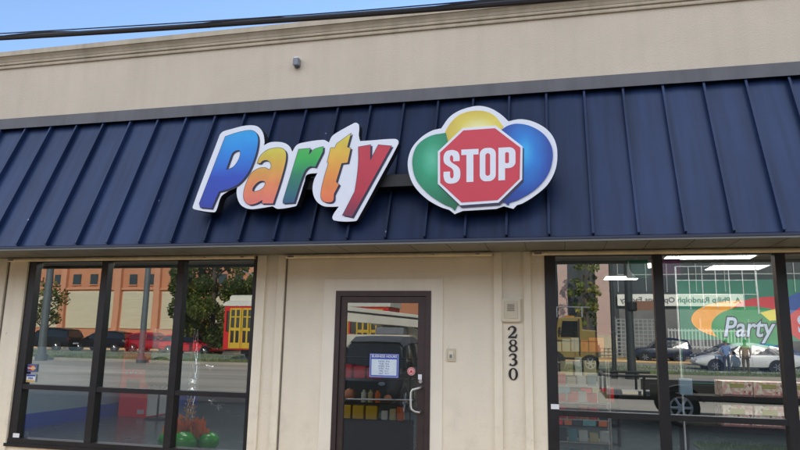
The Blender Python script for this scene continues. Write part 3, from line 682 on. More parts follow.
MT['pink'] = M('sticker_pink', (0.70, 0.42, 0.42), .4); MT['red'] = M('sticker_red', (0.55, 0.03, 0.03), .4)
t = thing('round_sticker', (-1.405, .02, 1.30), 'round pinkish warning sticker on the door glass beside the handle', 'sticker')
m = MB(); m.lathe([(.001, .010), (.040, .010), (.040, .014)], (-1.405, 0, 1.345), 28, 'y'); obj('disc', m, MT['pink'], t)
m = MB(); m.lathe([(.028, .0085), (.034, .0085), (.034, .0095), (.028, .0095)], (-1.405, 0, 1.345), 28, 'y'); m.prism_y([(-1.423, 1.332), (-1.387, 1.332), (-1.405, 1.362)], .0085, .0098); obj('emblem', m, MT['red'], t)
t = MB(); t.box(-1.332, -1.294, -.001, .003, 1.268, 1.318); obj('door_label', t, MT['white'], label='small white rectangular label on the bronze door stile above the handle', cat='label')

# card stickers on left window
def card(x, z, c1, c2, txt, col, lab):
    t = thing('card_sticker', (x, .03, z - .04), lab, 'sticker')
    yy = .030
    m = MB(); m.box(x - .062, x + .062, yy, yy + .003, z - .045, z + .045); obj('card', m, c1, t)
    if txt == 'MasterCard':
        m = MB(); m.lathe([(.001, yy - .002), (.028, yy - .002), (.028, yy - .0004)], (x - .018, 0, z), 24, 'y'); obj('disc', m, MT['red'], t)
        m = MB(); m.lathe([(.001, yy - .004), (.028, yy - .004), (.028, yy - .0024)], (x + .018, 0, z), 24, 'y'); obj('disc', m, M('sticker_orange', (0.75, 0.35, 0.05), .4), t)
    else:
        m = MB(); m.box(x - .058, x + .058, yy - .0015, yy - .0004, z + .022, z + .042); obj('band', m, MT['hblue'], t)
        m = MB(); m.box(x - .058, x + .058, yy - .0015, yy - .0004, z - .042, z - .022); obj('band', m, M('sticker_gold', (0.7, 0.4, 0.05), .4), t)
    obj('lettering', move(text_mb(txt, .024 if len(txt) > 5 else .034, .0008, bold=.0006, shear=.2), x, yy - .0045, z), col, t)
card(-5.925, 1.255, M('sticker_navy', (0.10, 0.12, 0.30), .4), None, 'MasterCard', MT['white'], 'MasterCard sticker with red and orange discs on the left window')
card(-5.925, 1.140, MT['white'], None, 'VISA', MT['hblue'], 'white and blue VISA sticker on the left window, lower of two')
for x0, x1, z0, z1, lab in ((-6.035, -5.95, .482, .528, 'small white label low on the left corner of the left window'), (-.045, .030, 1.036, 1.082, 'small white label on the left edge of the right window above the rail')):
    m = MB(); m.box(x0, x1, -.012 if x0 < -1 else -.010, -.007, z0, z1); obj('window_label', m, MT['white'], label=lab, cat='label', group='small white labels')
m = MB(); m.box(-.475, -.385, -.006, -.001, .545, .60); obj('paint_patch', m, M('teal_patch', (0.12, 0.17, 0.17), .8, var=.5, scale=60), label='small worn teal patch low on the recessed pilaster under the number', cat='sticker')

# ------------------------------------------------------------------ overhead cable and its poles
MT['wood'] = M('pole_wood', (0.13, 0.10, 0.075), .9, var=.3, scale=3, stretch=(4, 4, .4))
def cz_(x): return 4.338 + (4.52 - 4.338) * ((.107 - x) / 5.393) - .0024 * (x + 5.286) * (.107 - x)
xs = [-24 + i * .5 for i in range(76)]
t = thing('overhead_cable', (-5, -1.6, 4.4), 'thick black twisted service cable sagging in front of the parapet', 'cable')
m = MB(); m.tube([(x, -1.6, cz_(x)) for x in xs], .025, 8); obj('main_cable', m, MT['cable'], t, smooth=True)
m = MB(); m.tube([(-24 + i * .12, -1.6 + .021 * sin(i * .35), cz_(-24 + i * .12) + .010 + .019 * cos(i * .35)) for i in range(312)], .0085, 6); obj('lashed_wire', m, MT['cable'], t)
m = MB(); m.tube([(x, -1.602, cz_(x) + .036 + .010 * sin(x * 1.1 + 1.2) + .012 * math.exp(-((x + 3) / 1.4) ** 2)) for x in xs], .0055, 6); obj('thin_wire', m, MT['cable'], t)
m = MB(); m.tube([(-3.12, -1.6, cz_(-3.12)), (-2.98, -1.6, cz_(-2.98))], .026, 8); m.tube([(-2.99, -1.605, cz_(-3) - .03), (-2.93, -1.605, cz_(-2.93) + .03)], .006, 6); obj('splice', m, MT['cable'], t)
for x, lab in ((-24.2, 'wooden utility pole at the left end of the overhead cable'), (13.7, 'wooden utility pole at the right end of the overhead cable')):
    m = MB(); m.tube([(x, -1.6, -.1), (x, -1.6, 7.5)], [.15, .11], 12); obj('utility_pole', m, MT['wood'], label=lab, cat='pole')

# ------------------------------------------------------------------ shop interior
MT['lamp'] = emit('fluorescent_diffuser', (1.0, 1.0, 0.90), 15.0)
def ceiling_light(x0, x1, y0, y1, lab):
    t = thing('ceiling_light', ((x0 + x1) / 2, (y0 + y1) / 2, 2.88), lab, 'ceiling light', 'fluorescent ceiling lights in the shop')
    m = MB(); m.box(x0, x1, y0, y1, 2.905, 2.928); m.box(x0, x0 + .03, y0, y1, 2.885, 2.904); m.box(x1 - .03, x1, y0, y1, 2.885, 2.904); m.box(x0 + .03, x1 - .03, y0, y0 + .03, 2.885, 2.904); m.box(x0 + .03, x1 - .03, y1 - .03, y1, 2.885, 2.904)
    obj('frame', m, MT['white'], t)
    m = MB(); m.box(x0 + .031, x1 - .031, y0 + .031, y1 - .031, 2.892, 2.9045); obj('diffuser', m, MT['lamp'], t)
ceiling_light(1.52, 2.72, 2.75, 3.40, 'large lit fluorescent panel nearest the glass in the right window')
ceiling_light(2.35, 3.20, 4.10, 4.75, 'lit fluorescent panel above the Party mural, beyond the nearest panel')
ceiling_light(1.15, 1.75, 3.75, 4.40, 'lit fluorescent panel just left of the first mullion of the right window')
ceiling_light(.90, 1.55, 5.6, 6.25, 'farthest lit fluorescent panel in the right window')
ceiling_light(-6.6, -5.4, 7.4, 8.0, 'added fluorescent panel deep in the shop behind the left window')  # added for interior light on the left side
ceiling_light(-2.6, -1.4, 6.4, 7.0, 'lit fluorescent panel deep in the shop behind the door')
ceiling_light(-6.6, -5.4, 2.2, 2.8, 'added unseen fluorescent panel near the glass above the left window balloons')  # added out of sight, with the next panel, to fill the left interior
ceiling_light(-4.4, -3.2, 2.6, 3.2, 'added unseen fluorescent panel above the right bay of the left window')
ceiling_light(1.2, 2.4, .9, 1.5, 'added unseen fluorescent panel right behind the glass of the right window')  # row close to the glass added out of sight to light the goods
ceiling_light(-5.2, -4.0, .9, 1.5, 'added unseen fluorescent panel right behind the glass of the left window')
ceiling_light(3.2, 4.4, .9, 1.5, 'added unseen fluorescent panel behind the outer bay of the right window')
ceiling_light(5.0, 6.2, 3.0, 3.6, 'lit fluorescent panel far right beyond the right window')

def flatc(name, loop, y, m, parent, d=.004, sub=6, label=None):
    return obj(name, front([smooth_loop(loop, sub)], y, d), m, parent, label=label)
def ellc(cx, cz, rx, rz, n=36): return [(cx + rx * cos(2 * pi * k / n), cz + rz * sin(2 * pi * k / n), 1) for k in range(n)]
mu = thing('wall_mural', (4.2, 6.0, 1.35), 'green wall mural with balloons and blue outlined word Party beside red STOP, inside the shop', 'mural')
PR = lambda n, r, g, b: M(n, srgb(r, g, b), .6, var=.05)
bgm = PR('mural_green', 38, 110, 84); dk = PR('mural_navy', 14, 22, 40); og = PR('mural_orange', 226, 150, 52); rd = PR('mural_red', 190, 40, 48); gr = PR('mural_leaf', 34, 132, 78); bl = PR('mural_blue', 34, 70, 140); yl = PR('mural_yellow', 220, 200, 70)
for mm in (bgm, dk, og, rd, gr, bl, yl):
    p = [q for q in mm.node_tree.nodes if q.type == 'BSDF_PRINCIPLED'][0]      # print given its own glow to lift the dim mural
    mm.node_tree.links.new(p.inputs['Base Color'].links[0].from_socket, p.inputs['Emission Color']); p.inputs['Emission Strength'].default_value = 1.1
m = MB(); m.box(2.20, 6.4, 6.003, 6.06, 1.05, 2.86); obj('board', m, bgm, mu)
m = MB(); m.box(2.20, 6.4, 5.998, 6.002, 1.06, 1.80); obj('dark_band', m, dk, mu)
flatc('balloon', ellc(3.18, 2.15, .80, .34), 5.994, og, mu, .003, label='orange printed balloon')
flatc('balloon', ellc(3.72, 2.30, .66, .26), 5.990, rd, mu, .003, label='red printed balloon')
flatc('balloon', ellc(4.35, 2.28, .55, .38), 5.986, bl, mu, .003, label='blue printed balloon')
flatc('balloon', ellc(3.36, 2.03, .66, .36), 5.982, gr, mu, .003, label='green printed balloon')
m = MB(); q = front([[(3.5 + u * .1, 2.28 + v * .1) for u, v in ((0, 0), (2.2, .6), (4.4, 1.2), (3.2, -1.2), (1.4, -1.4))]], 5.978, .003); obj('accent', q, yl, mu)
MT['mblue'] = PR('mural_lettering_navy', 14, 28, 80); MT['mpale'] = M('mural_lettering_pale', (.55, .65, .8), .6, emis=.7)  # pale lettering glows too, like the print behind it
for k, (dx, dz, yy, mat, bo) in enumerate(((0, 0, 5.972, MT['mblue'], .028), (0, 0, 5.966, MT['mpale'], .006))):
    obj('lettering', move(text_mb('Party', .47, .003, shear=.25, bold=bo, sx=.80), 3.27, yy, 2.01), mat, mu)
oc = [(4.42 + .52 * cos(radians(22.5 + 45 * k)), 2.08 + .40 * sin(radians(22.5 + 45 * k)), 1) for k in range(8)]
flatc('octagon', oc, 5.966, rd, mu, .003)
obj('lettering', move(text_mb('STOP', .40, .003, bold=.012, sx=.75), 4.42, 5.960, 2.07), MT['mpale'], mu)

# posters hung near the ceiling at the left of the right window
def poster(x0, x1, z0, z1, y, base, blob, lab):
    t = thing('hanging_poster', ((x0 + x1) / 2, y, z0), lab, 'poster', 'posters hung near the shop ceiling')
    m = MB(); m.box(x0, x1, y, y + .01, z0, z1); obj('sheet', m, base, t)
    flatc('shape', blob, y - .005, blobm, t, .003, label='printed curve')
    m = MB(); m.tube([((x0 + x1) / 2, y, z1), ((x0 + x1) / 2, y, 2.92)], .003, 6); obj('cord', m, MT['white'], t)
blobm = MT['white']
poster(.97, 1.25, 2.55, 2.80, 2.7, PR('poster_green', 26, 120, 92), [(.98, 2.56, 1), (1.0, 2.78), (1.02, 2.66), (1.09, 2.57, 1)], 'green poster with white curve near the shop ceiling')
blobm = og
poster(1.30, 1.66, 2.58, 2.81, 2.7, PR('poster_purple', 130, 62, 120), [(1.31, 2.60, 1), (1.31, 2.80, 1), (1.40, 2.76), (1.43, 2.62, 1)], 'purple and orange poster near the shop ceiling')

# wire grid rack
t = thing('wire_grid', (1.9, 2.0, .05), 'tall white wire grid display rack behind the middle bay of the right window', 'rack')
m = MB()
for i in range(7): x = 1.47 + i * .15; m.tube([(x, 2.0, 2.10 if i else .05), (x, 2.0, 2.62)], .0045, 6)
for i in range(3): m.tube([(1.47, 2.0, 2.62 - i * .17), (2.37, 2.0, 2.62 - i * .17)], .0045, 6)
obj('wires', m, MT['white'], t)
m = MB(); m.tube([(1.47, 2.0, .05), (1.47, 2.0, 2.62)], .011, 8); m.tube([(2.37, 2.0, 2.05), (2.37, 2.0, 2.62)], .009, 8); m.box(1.38, 1.56, 1.9, 2.1, .05, .07); obj('post', m, MT['white'], t)
m = MB(); m.box(1.42, 1.56, 1.86, 1.94, 1.10, 1.28); obj('price_card', m, MT['inwall'], t)

# cartons on a low rack
MT['carton'] = M('carton_print', (0.62, 0.50, 0.42), .6, var=.5, scale=9)
def carton_mat():
    m, n, l, out = newmat('carton_flower_print'); b = n.new('ShaderNodeBsdfPrincipled'); b.inputs['Roughness'].default_value = .6
    tc = n.new('ShaderNodeTexCoord'); vo = n.new('ShaderNodeTexVoronoi'); vo.inputs['Scale'].default_value = 34; l.new(tc.outputs['Object'], vo.inputs['Vector'])
    sx = n.new('ShaderNodeSeparateColor'); l.new(vo.outputs['Color'], sx.inputs[0])
    cr = n.new('ShaderNodeValToRGB'); cr.color_ramp.interpolation = 'CONSTANT'
    cols = [(0, (.86, .74, .62)), (.28, (.80, .40, .38)), (.45, (.92, .84, .76)), (.68, (.62, .58, .30)), (.73, (.84, .52, .48)), (.92, (.40, .12, .12))]
    while len(cr.color_ramp.elements) < len(cols): cr.color_ramp.elements.new(.5)
    for e, (p, c) in zip(cr.color_ramp.elements, cols): e.position = p; e.color = (*c, 1)
    l.new(sx.outputs[0], cr.inputs['Fac']); l.new(cr.outputs[0], b.inputs['Base Color']); l.new(b.outputs[0], out.inputs[0]); return m
cm = carton_mat(); MT['rackm'] = M('rack_dark', (0.014, 0.011, 0.014), .5); MT['plum'] = M('carton_plum', (0.30, 0.14, 0.16), .6)
rk = thing('low_rack', (3.2, 2.95, .05), 'low dark rack holding two rows of flowery cartons behind the right window', 'rack')
for z in (.60, .975):
    m = MB(); m.box(1.60, 5.2, 2.78, 3.3, z, z + .06); obj('shelf', m, MT['rackm'], rk)
for x in (1.62, 5.16):
    m = MB(); m.box(x, x + .04, 2.80, 3.28, .05, .595); obj('leg', m, MT['rackm'], rk)
rows = [('upper', 1.04, .20), ('lower', .665, .28)]
names = ['leftmost', 'second', 'third', 'fourth', 'fifth', 'sixth', 'seventh']
for rn, z, h in rows:
    for i in range(7):
        x0 = 2.075 + i * .372 + (.015 if rn == 'upper' else 0)
        t = thing('carton', (x0 + .18, 2.95, z), f'{names[i]} flower printed carton in the {rn} row on the low rack', 'carton', 'flowery cartons on the low rack')
        m = MB(); m.box(x0, x0 + .355, 2.80, 3.22, z, z + h - .012); obj('box', m, cm, t)
        m = MB(); m.box(x0 + .09, x0 + .26, 2.793, 2.799, z + h * .55, z + h * .8); obj('label_patch', m, PR('carton_label', 176, 172, 96), t)
        m = MB(); m.box(x0 + .002, x0 + .353, 2.795, 2.7995, z + .002, z + .028); obj('band', m, MT['plum'], t)

# goods shelf at the left end of the right window
def shelf_unit(x0, x1, y0, y1, zs, label, frame_mat):
    t = thing('goods_shelf', ((x0 + x1) / 2, (y0 + y1) / 2, .05), label, 'shelf')
    for z in zs: m = MB(); m.box(x0, x1, y0, y1, z - .012, z); obj('shelf_board', m, frame_mat, t)
    for x in (x0, x1):
        for y in (y0, y1): m = MB(); m.tube([(x, y, .05), (x, y, zs[-1] + .3)], .012, 6); obj('post', m, frame_mat, t)
    return t
shelf_unit(-.12, .62, 1.75, 2.15, (.30, .52, .78, .97, 1.16), 'wire shelf of small red and pale packets behind the left end of the right window', MT['steel'])
pcs = [PR('packet_red', 222, 30, 26), PR('packet_pale', 200, 206, 200), PR('packet_teal', 90, 150, 160), PR('packet_cream', 190, 180, 140), PR('packet_dark', 50, 60, 70), PR('packet_orange', 205, 110, 60)]
pn = ['red', 'pale', 'teal', 'cream', 'dark', 'orange']
ordn = ['bottom', 'second', 'third', 'fourth', 'top']
seq = [[2, 1, 2, 4, 2, 1], [1, 4, 2, 1, 3, 1], [0, 0, 0, 5, 0, 4], [1, 0, 0, 1, 0, 3], [5, 0, 3, 1, 2, 1]]
for si, z in enumerate((.30, .52, .78, .97, 1.16)):
    for k in range(6):
        h = random.uniform(.09, .15); x = -.10 + k * .12; ci = seq[si][k]
        m = MB(); m.box(x, x + .10, 1.78, 1.88, z + .001, z + h, bev=.004)
        obj('packet', m, pcs[ci], label=f'{pn[ci]} packet, number {k + 1} from the left on the {ordn[si]} shelf by the window', cat='packet', group='packets on the wire shelf')

for j, (bx0, by0, n_, lab) in enumerate(((-1.2, 4.6, 7, 'right of the door'), (.2, 5.0, 6, 'deep behind the right window'))):
    random.seed(40 + j)
    t = thing('aisle_shelf', (bx0, by0, .05), 'dark aisle shelf of mixed party goods ' + lab, 'shelf')
    wdt = 1.6
    for z in (.35, .75, 1.15, 1.55, 1.90): m = MB(); m.box(bx0 - wdt / 2, bx0 + wdt / 2, by0, by0 + .4, z - .02, z); obj('shelf_board', m, MT['rackm'], t)
    m = MB(); m.box(bx0 - wdt / 2 - .02, bx0 - wdt / 2, by0, by0 + .4, .05, 2.0); obj('side_panel', m, MT['rackm'], t)
    m = MB(); m.box(bx0 + wdt / 2, bx0 + wdt / 2 + .02, by0, by0 + .4, .05, 2.0); obj('side_panel', m, MT['rackm'], t)
    od_ = ['first', 'second', 'third', 'fourth', 'fifth', 'sixth', 'seventh', 'eighth', 'ninth', 'tenth', 'eleventh', 'twelfth', 'thirteenth', 'fourteenth']; lv_ = ['lowest', 'second', 'third', 'top']
    for zi, z in enumerate((.35, .75, 1.15, 1.55)):
        x = bx0 - wdt / 2 + .02; k_ = -1
        while x < bx0 + wdt / 2 - .2:
            ww_ = random.uniform(.10, .24); hh_ = random.uniform(.12, .32); ci = random.randrange(6); k_ += 1
            m = MB(); m.box(x, x + ww_, by0 + .02, by0 + .3, z + .001, z + hh_, bev=.004)
            obj('box_of_goods', m, pcs[ci], label=f'{pn[ci]} box, {od_[k_]} from left on the {lv_[zi]} aisle shelf {lab}', cat='box', group='boxed goods on the aisle shelves')
            x += ww_ + random.uniform(.01, .05)

# counter behind the door with bright goods
ct = shelf_unit(-3.05, -1.95, 2.5, 3.0, (.80, 1.13, 1.42), 'dark goods shelf with red bins and yellow packets seen through the door', MT['rackm'])
for k, x in enumerate((-2.98, -2.78, -2.58)):
    m = MB(); m.box(x, x + .17, 2.5, 2.8, 1.131, 1.32 - .02 * k, bev=.01); obj('red_bin', m, PR('bin_red', 220, 24, 22), label=('left', 'middle', 'right')[k] + ' red bin of three on the shelf behind the door', cat='bin', group='red bins behind the door')
for (bx, bz, br, bl_) in ((-2.86, .90, .085, 'larger'), (-2.30, .86, .055, 'smaller')):
    m = MB(); m.ball((bx, 2.62, bz), br, sc=(1, 1, .95)); obj('orange_ball', m, PR('ball_orange', 206, 140, 112), smooth=True, label=bl_ + ' round orange ball on the shelf behind the door', cat='ball')
for k, (sx_, ci) in enumerate(((-2.36, 1), (-2.24, 3), (-2.14, 5))):
    m = MB(); m.box(sx_, sx_ + .09, 2.5, 2.6, .58, .70 + .03 * k, bev=.006); obj('packet', m, pcs[ci], label=pn[ci] + ' packet beside the yellow packets in the low row behind the door', cat='packet')
for k, x in enumerate((-2.64, -2.54, -2.44)):
    m = MB(); m.lathe([(.001, .801), (.038, .801), (.038, .93), (.018, .95), (.018, .97), (.001, .97)], (x, 2.58, 0), 14); obj('jar', m, pcs[(k * 2 + 1) % 6], smooth=True, label=f'{pn[(k * 2 + 1) % 6]} jar, number {k + 1} from the left behind the door', cat='jar', group='jars behind the door')
for k in range(3):
    x = -2.96 + k * .19; m = MB(); m.box(x, x + .16, 2.48, 2.62, .58, .76, bev=.005); obj('yellow_packet', m, PR('packet_yellow', 206, 170, 40), label=f'yellow packet, number {k + 1} from the left in the low row behind the door', cat='packet', group='yellow packets behind the door')
m = MB(); m.box(-3.05, -1.95, 2.45, 2.75, .05, .575); obj('low_cabinet', m, MT['rackm'], label='low dark cabinet under the yellow packets behind the door', cat='cabinet')
m = MB(); m.box(-3.6, -1.6, .3, 2.0, .052, .062); obj('door_mat', m, M('mat_maroon', (.14, .03, .04), .9), label='maroon mat on the floor just inside the door', cat='mat')

# red drinks machine
t = thing('vending_machine', (-8.45, 5.9, .05), 'red vending machine with Coca-Cola script standing in the left of the shop', 'vending machine')
m = MB(); m.box(-8.78, -8.12, 5.6, 6.3, .05, 1.80, bev=.02); obj('cabinet', m, M('machine_red', (.62, .008, .015), .35, var=.04, emis=.14), t)  # cabinet red given a faint glow so it shows through the reflections
m = MB(); m.box(-8.115, -8.085, 5.6, 6.28, .08, 1.84); obj('side_trim', m, MT['white'], t)
m = MB(); m.box(-8.70, -8.20, 5.585, 5.598, 1.00, 1.20); m2 = m; obj('display_panel', m, PR('machine_dark', 60, 12, 14), t)
m = MB(); m.box(-8.62, -8.32, 5.575, 5.598, .55, .80, bev=.004); obj('dispensing_slot', m, MT['black'], t)
for k in range(4):
    m = MB(); m.lathe([(.001, -.03), (.03, -.03), (.034, 0)], (-8.62 + k * .11, 5.583, .94), 12, 'y'); obj('button', m, MT['steel'], t)
obj('lettering', move(text_mb('Coca-Cola', .15, .004, shear=.35, bold=.002), -8.45, 5.59, 1.38), MT['white'], t)
m = MB(); m.box(-8.32, -8.17, 5.588, 5.599, .12, .20); obj('maker_plate', m, MT['white'], t)
MT['bgreen_dark'] = M('wheel_spoke_green', (.05, .09, .08), .5)
t = thing('prize_wheel', (-7.75, 5.4, .05), 'dark prize wheel with pale rim beside the red vending machine', 'wheel')
m = MB(); m.lathe([(.28, -.02), (.33, -.02), (.33, .02), (.28, .02), (.28, -.02)], (-7.75, 5.4, .95), 32, 'y'); obj('rim', m, PR('wheel_rim', 40, 52, 54), t)
m = MB(); m.lathe([(.001, 0), (.27, 0), (.27, .015), (.001, .015)], (-7.75, 5.4, .95), 32, 'y'); obj('face', m, PR('wheel_face', 16, 40, 36), t)
for k in range(8):
    a = k * pi / 4; m = MB(); m.tube([(-7.75, 5.385, .95), (-7.75 + .27 * cos(a), 5.385, .95 + .27 * sin(a))], .005, 6); obj('spoke', m, MT['bgreen_dark'], t)
m = MB(); m.tube([(-7.75, 5.44, .05), (-7.75, 5.44, .93)], .02, 8); m.box(-7.95, -7.55, 5.3, 5.6, .05, .08); obj('stand', m, MT['rackm'], t)

# balloon centrepiece
MT['bgreen'] = M('latex_green', (.02, .36, .03), .25, var=.05)
MT['foil'] = M('silver_ribbon', (.8, .82, .86), .2, metal=.8); MT['otinsel'] = M('orange_tinsel', (.95, .26, .03), .3, metal=.2)
for k, (x, y, r, z, lab) in enumerate(((-4.735, 1.15, .125, .20, 'left green balloon at the foot of the orange tinsel in the left window'), (-4.50, 1.05, .15, .20, 'front green balloon, biggest of the cluster in the left window'), (-4.27, 1.25, .125, .20, 'right green balloon of the cluster in the left window'), (-4.52, 1.36, .13, .20, 'rear green balloon of the cluster in the left window'), (-4.90, 1.30, .10, .18, 'outer left green balloon half behind the mullion in the left window'))):
    t = thing('balloon', (x, y, .21), lab, 'balloon', 'green balloons in the left window')
    m = MB(); m.ball((x, y, z + .16), r, 24, 14, (1.08, 1.0, .92)); obj('latex_body', m, MT['bgreen'], t, smooth=True)
    m = MB(); m.lathe([(.003, -.012), (.012, -.016), (.004, 0)], (x, y, z + .16 - r * .93), 8); obj('knot', m, MT['bgreen'], t)
m = MB(); m.lathe([(.001, .05), (.32, .05), (.30, .22), (.001, .22)], (-4.55, 1.2, 0), 28); obj('display_plinth', m, M('plinth_grey', (.16, .18, .2), .5), label='low grey round plinth under the green balloons', cat='plinth')
mb = MB(); random.seed(11)
for i in range(380):
    a = random.uniform(0, 6.28); el = random.uniform(-.25, 1.2); L = random.uniform(.08, .22); c0 = Vector((-4.52 + random.gauss(0, .05), 1.16, .50 + abs(random.gauss(0, .04))))
    d = Vector((cos(a) * cos(el), sin(a) * cos(el) * .8, sin(el) * .6)); e = c0 + d * L; sd_ = Vector((random.uniform(-1, 1), random.uniform(-1, 1), random.uniform(-1, 1))).normalized() * .008
    mb.add([c0 + d * .02, c0 + d * .02 + sd_, e + sd_ * .6 + Vector((0, 0, -.10 * L / .2)), e], [(0, 1, 2, 3)])
t = thing('tinsel_centrepiece', (-4.52, 1.18, .46), 'orange tinsel centrepiece with silver ribbon column and number balloon above green balloons', 'decoration')
obj('tinsel', mb, MT['otinsel'], t, recalc=False)
mb = MB()
for s in range(4):
    mb.tube([(-4.52 + .03 * cos(z * 9 + s * 1.6) * (1 + .6 * sin(z * 3)), 1.18 + .03 * sin(z * 9 + s * 1.6), .52 + z) for z in [i * .03 for i in range(42)]], .0045, 5)
obj('ribbon_column', mb, MT['foil'], t)
m = MB(); m.ball((-4.52, 1.17, 1.065), .055, 18, 12, (1, .5, 1)); m.ball((-4.52, 1.17, .975), .062, 18, 12, (1, .5, 1)); obj('foil_figure', m, MT['foil'], t, smooth=True)
mb = MB()
for i in range(60):
    z = .62 + random.random() * .25; x = -4.52 + random.gauss(0, .035); y = 1.16 + random.gauss(0, .03); mb.ball((x, y, z), .010, 6, 4)
obj('confetti_beads', mb, M('bead_gold', (.7, .35, .08), .3, metal=.6), t)
for (x, z) in ((-4.30, 1.29), (-4.25, .86), (-4.80, 1.33), (-4.15, .78)):
    mb = MB()
    for i in range(14): a = random.uniform(0, 6.28); L = random.uniform(.03, .07); mb.tube([(x, 1.2, z), (x + cos(a) * L, 1.2, z + sin(a) * L)], .002, 4)
    obj('foil_burst', mb, MT['foil'], t)

# ------------------------------------------------------------------ vehicles across the street (seen reflected in the glass)
MT['tyre'] = M('tyre_rubber', (.015, .015, .015), .8); MT['carglass'] = M('car_glass', (.015, .018, .02), .08, spec=.8); MT['rim'] = M('alloy_rim', (.55, .55, .56), .3, metal=.8)
MT['lampw'] = M('headlight_lens', (.7, .7, .68), .2); MT['lampr'] = M('tail_light_lens', (.45, .01, .01), .2)
def paint(name, c): 
    return M(name, c, .28, var=.03, spec=.7)
def wheel(parent, x, y, r, wd=.22, side=1, rimmat=None):
    t = MB(); t.lathe([(r * .62, -wd / 2), (r * .93, -wd / 2), (r, -wd * .3), (r, wd * .3), (r * .93, wd / 2), (r * .62, wd / 2)], (x, y, r), 24, 'y')
    t.lathe([(.001, side * wd * .12), (r * .63, side * wd * .12), (r * .63, side * wd * .10), (.001, side * wd * .10)], (x, y, r), 24, 'y')
    w_ = obj('wheel', t, MT['tyre'], parent, local=True, smooth=True)
    d = MB(); ys = side * wd * .42
    d.lathe([(.001, ys), (r * .18, ys), (r * .2, ys * .75), (.001, ys * .75)], (x, y, r), 24, 'y'); d.lathe([(r * .50, ys * .6), (r * .55, ys), (r * .64, ys), (r * .64, ys * .6), (r * .50, ys * .6)], (x, y, r), 24, 'y')
    for k in range(6):
        a = k * pi / 3; d.tube([(x + r * .12 * cos(a), y + ys, r + r * .12 * sin(a)), (x + r * .58 * cos(a), y + ys * .95, r + r * .58 * sin(a))], r * .075, 5)
    obj('rim', d, rimmat or MT['rim'], w_, local=True, smooth=True)
def car(loc, rz, name, label, cat, mat, L=4.6, W=1.8, H=1.45, kind='sedan'):
    """local frame: length along x, nose at +x"""
    t = thing(name, loc, label, cat, rz=rz)
    if kind == 'sedan':
        belt = [(-1, .52, .62), (-.97, .42, .88), (-.80, .28, .95), (-.40, .24, .94), (.10, .24, .92), (.42, .24, .90), (.75, .26, .80), (.95, .34, .66), (1, .42, .55)]
        roof = [(-.74, .93), (-.48, 1.30), (-.20, 1.43), (.08, 1.42), (.30, 1.20), (.48, .92)]
    elif kind == 'suv':
        belt = [(-1, .60, .82), (-.98, .48, 1.05), (-.80, .34, 1.12), (-.3, .30, 1.12), (.10, .30, 1.10), (.42, .30, 1.08), (.80, .32, 1.02), (.97, .42, .86), (1, .5, .72)]
        roof = [(-.97, 1.10), (-.88, 1.62), (-.40, 1.75), (.05, 1.74), (.22, 1.62), (.45, 1.10)]
    else:  # hatch
        belt = [(-1, .52, .72), (-.97, .42, .95), (-.80, .30, 1.0), (-.3, .26, .98), (.10, .26, .96), (.48, .26, .92), (.80, .28, .78), (.97, .36, .62), (1, .42, .52)]
        roof = [(-.95, .98), (-.80, 1.38), (-.35, 1.50), (.05, 1.47), (.28, 1.25), (.55, .93)]
    hs = H / (1.75 if kind == 'suv' else 1.45 if kind == 'sedan' else 1.5)
    hl = L / 2; hw = W / 2
    vs = []; fs = []; prof = [(0, 0), (.55, 0), (.93, .10), (1, .35), (1, .62), (.94, .92), (.82, 1), (0, 1)]
    n = len(prof)
    for (fx, zb, zt) in belt:
        tw = hw * (1 - .16 * abs(fx) ** 5)
        ring = [(u, v) for u, v in prof] + [(-u, v) for u, v in prof[::-1][1:-1]]
        for (u, v) in ring: vs.append((fx * hl, u * tw, (zb + (zt - zb) * v) * hs))
    R_ = len(prof) * 2 - 2
    for i in range(len(belt) - 1):
        for k in range(R_): fs.append((i * R_ + k, i * R_ + (k + 1) % R_, (i + 1) * R_ + (k + 1) % R_, (i + 1) * R_ + k))
    fs += [tuple(range(R_)), tuple(range(len(belt) * R_ - 1, (len(belt) - 1) * R_ - 1, -1))]
    m = MB(); m.add(vs, fs); obj('body', m, mat, t, local=True, smooth=True)
    # greenhouse
    vs = []; fs = []
    for (fx, z) in roof:
        zb = min(z, [b[2] for b in belt if b[0] <= fx][-1]) - .03; k = (z - zb) / 1.0
        b_ = hw * .90; tp = hw * (.90 - .16 * min(1, k * 1.8))
        for (yy, zz) in ((b_, zb), (tp + .02, zb + (z - zb) * .8), (tp * .86, z - .01), (-tp * .86, z - .01), (-tp - .02, zb + (z - zb) * .8), (-b_, zb)): vs.append((fx * hl, yy, zz * hs))
    for i in range(len(roof) - 1):
        for k in range(6): fs.append((i * 6 + k, i * 6 + (k + 1) % 6, (i + 1) * 6 + (k + 1) % 6, (i + 1) * 6 + k))
    fs += [(0, 1, 2, 3, 4, 5), tuple(range(len(roof) * 6 - 1, len(roof) * 6 - 7, -1))]
    m = MB(); m.add(vs, fs); obj('window_band', m, MT['carglass'], t, local=True)
    # roof skin
    vs = []; rf = roof[1:-1]
    for (fx, z) in rf:
        zb = [b[2] for b in belt if b[0] <= fx][-1]; tp = hw * (.90 - .16 * min(1, (z - zb + .03) * 1.8))
        for yy in (-tp - .03, -tp * .86, 0, tp * .86, tp + .03):
            zz = z + .035 if abs(yy) < tp else zb - .03 + (z - zb + .03) * .82
            vs.append((fx * hl, yy, zz * hs + (.01 if yy == 0 else 0)))
    fs = [(i * 5 + k, i * 5 + k + 1, (i + 1) * 5 + k + 1, (i + 1) * 5 + k) for i in range(len(rf) - 1) for k in range(4)]
    m = MB(); m.add(vs, fs); o = obj('roof', m, mat, t, local=True, smooth=True, recalc=False)
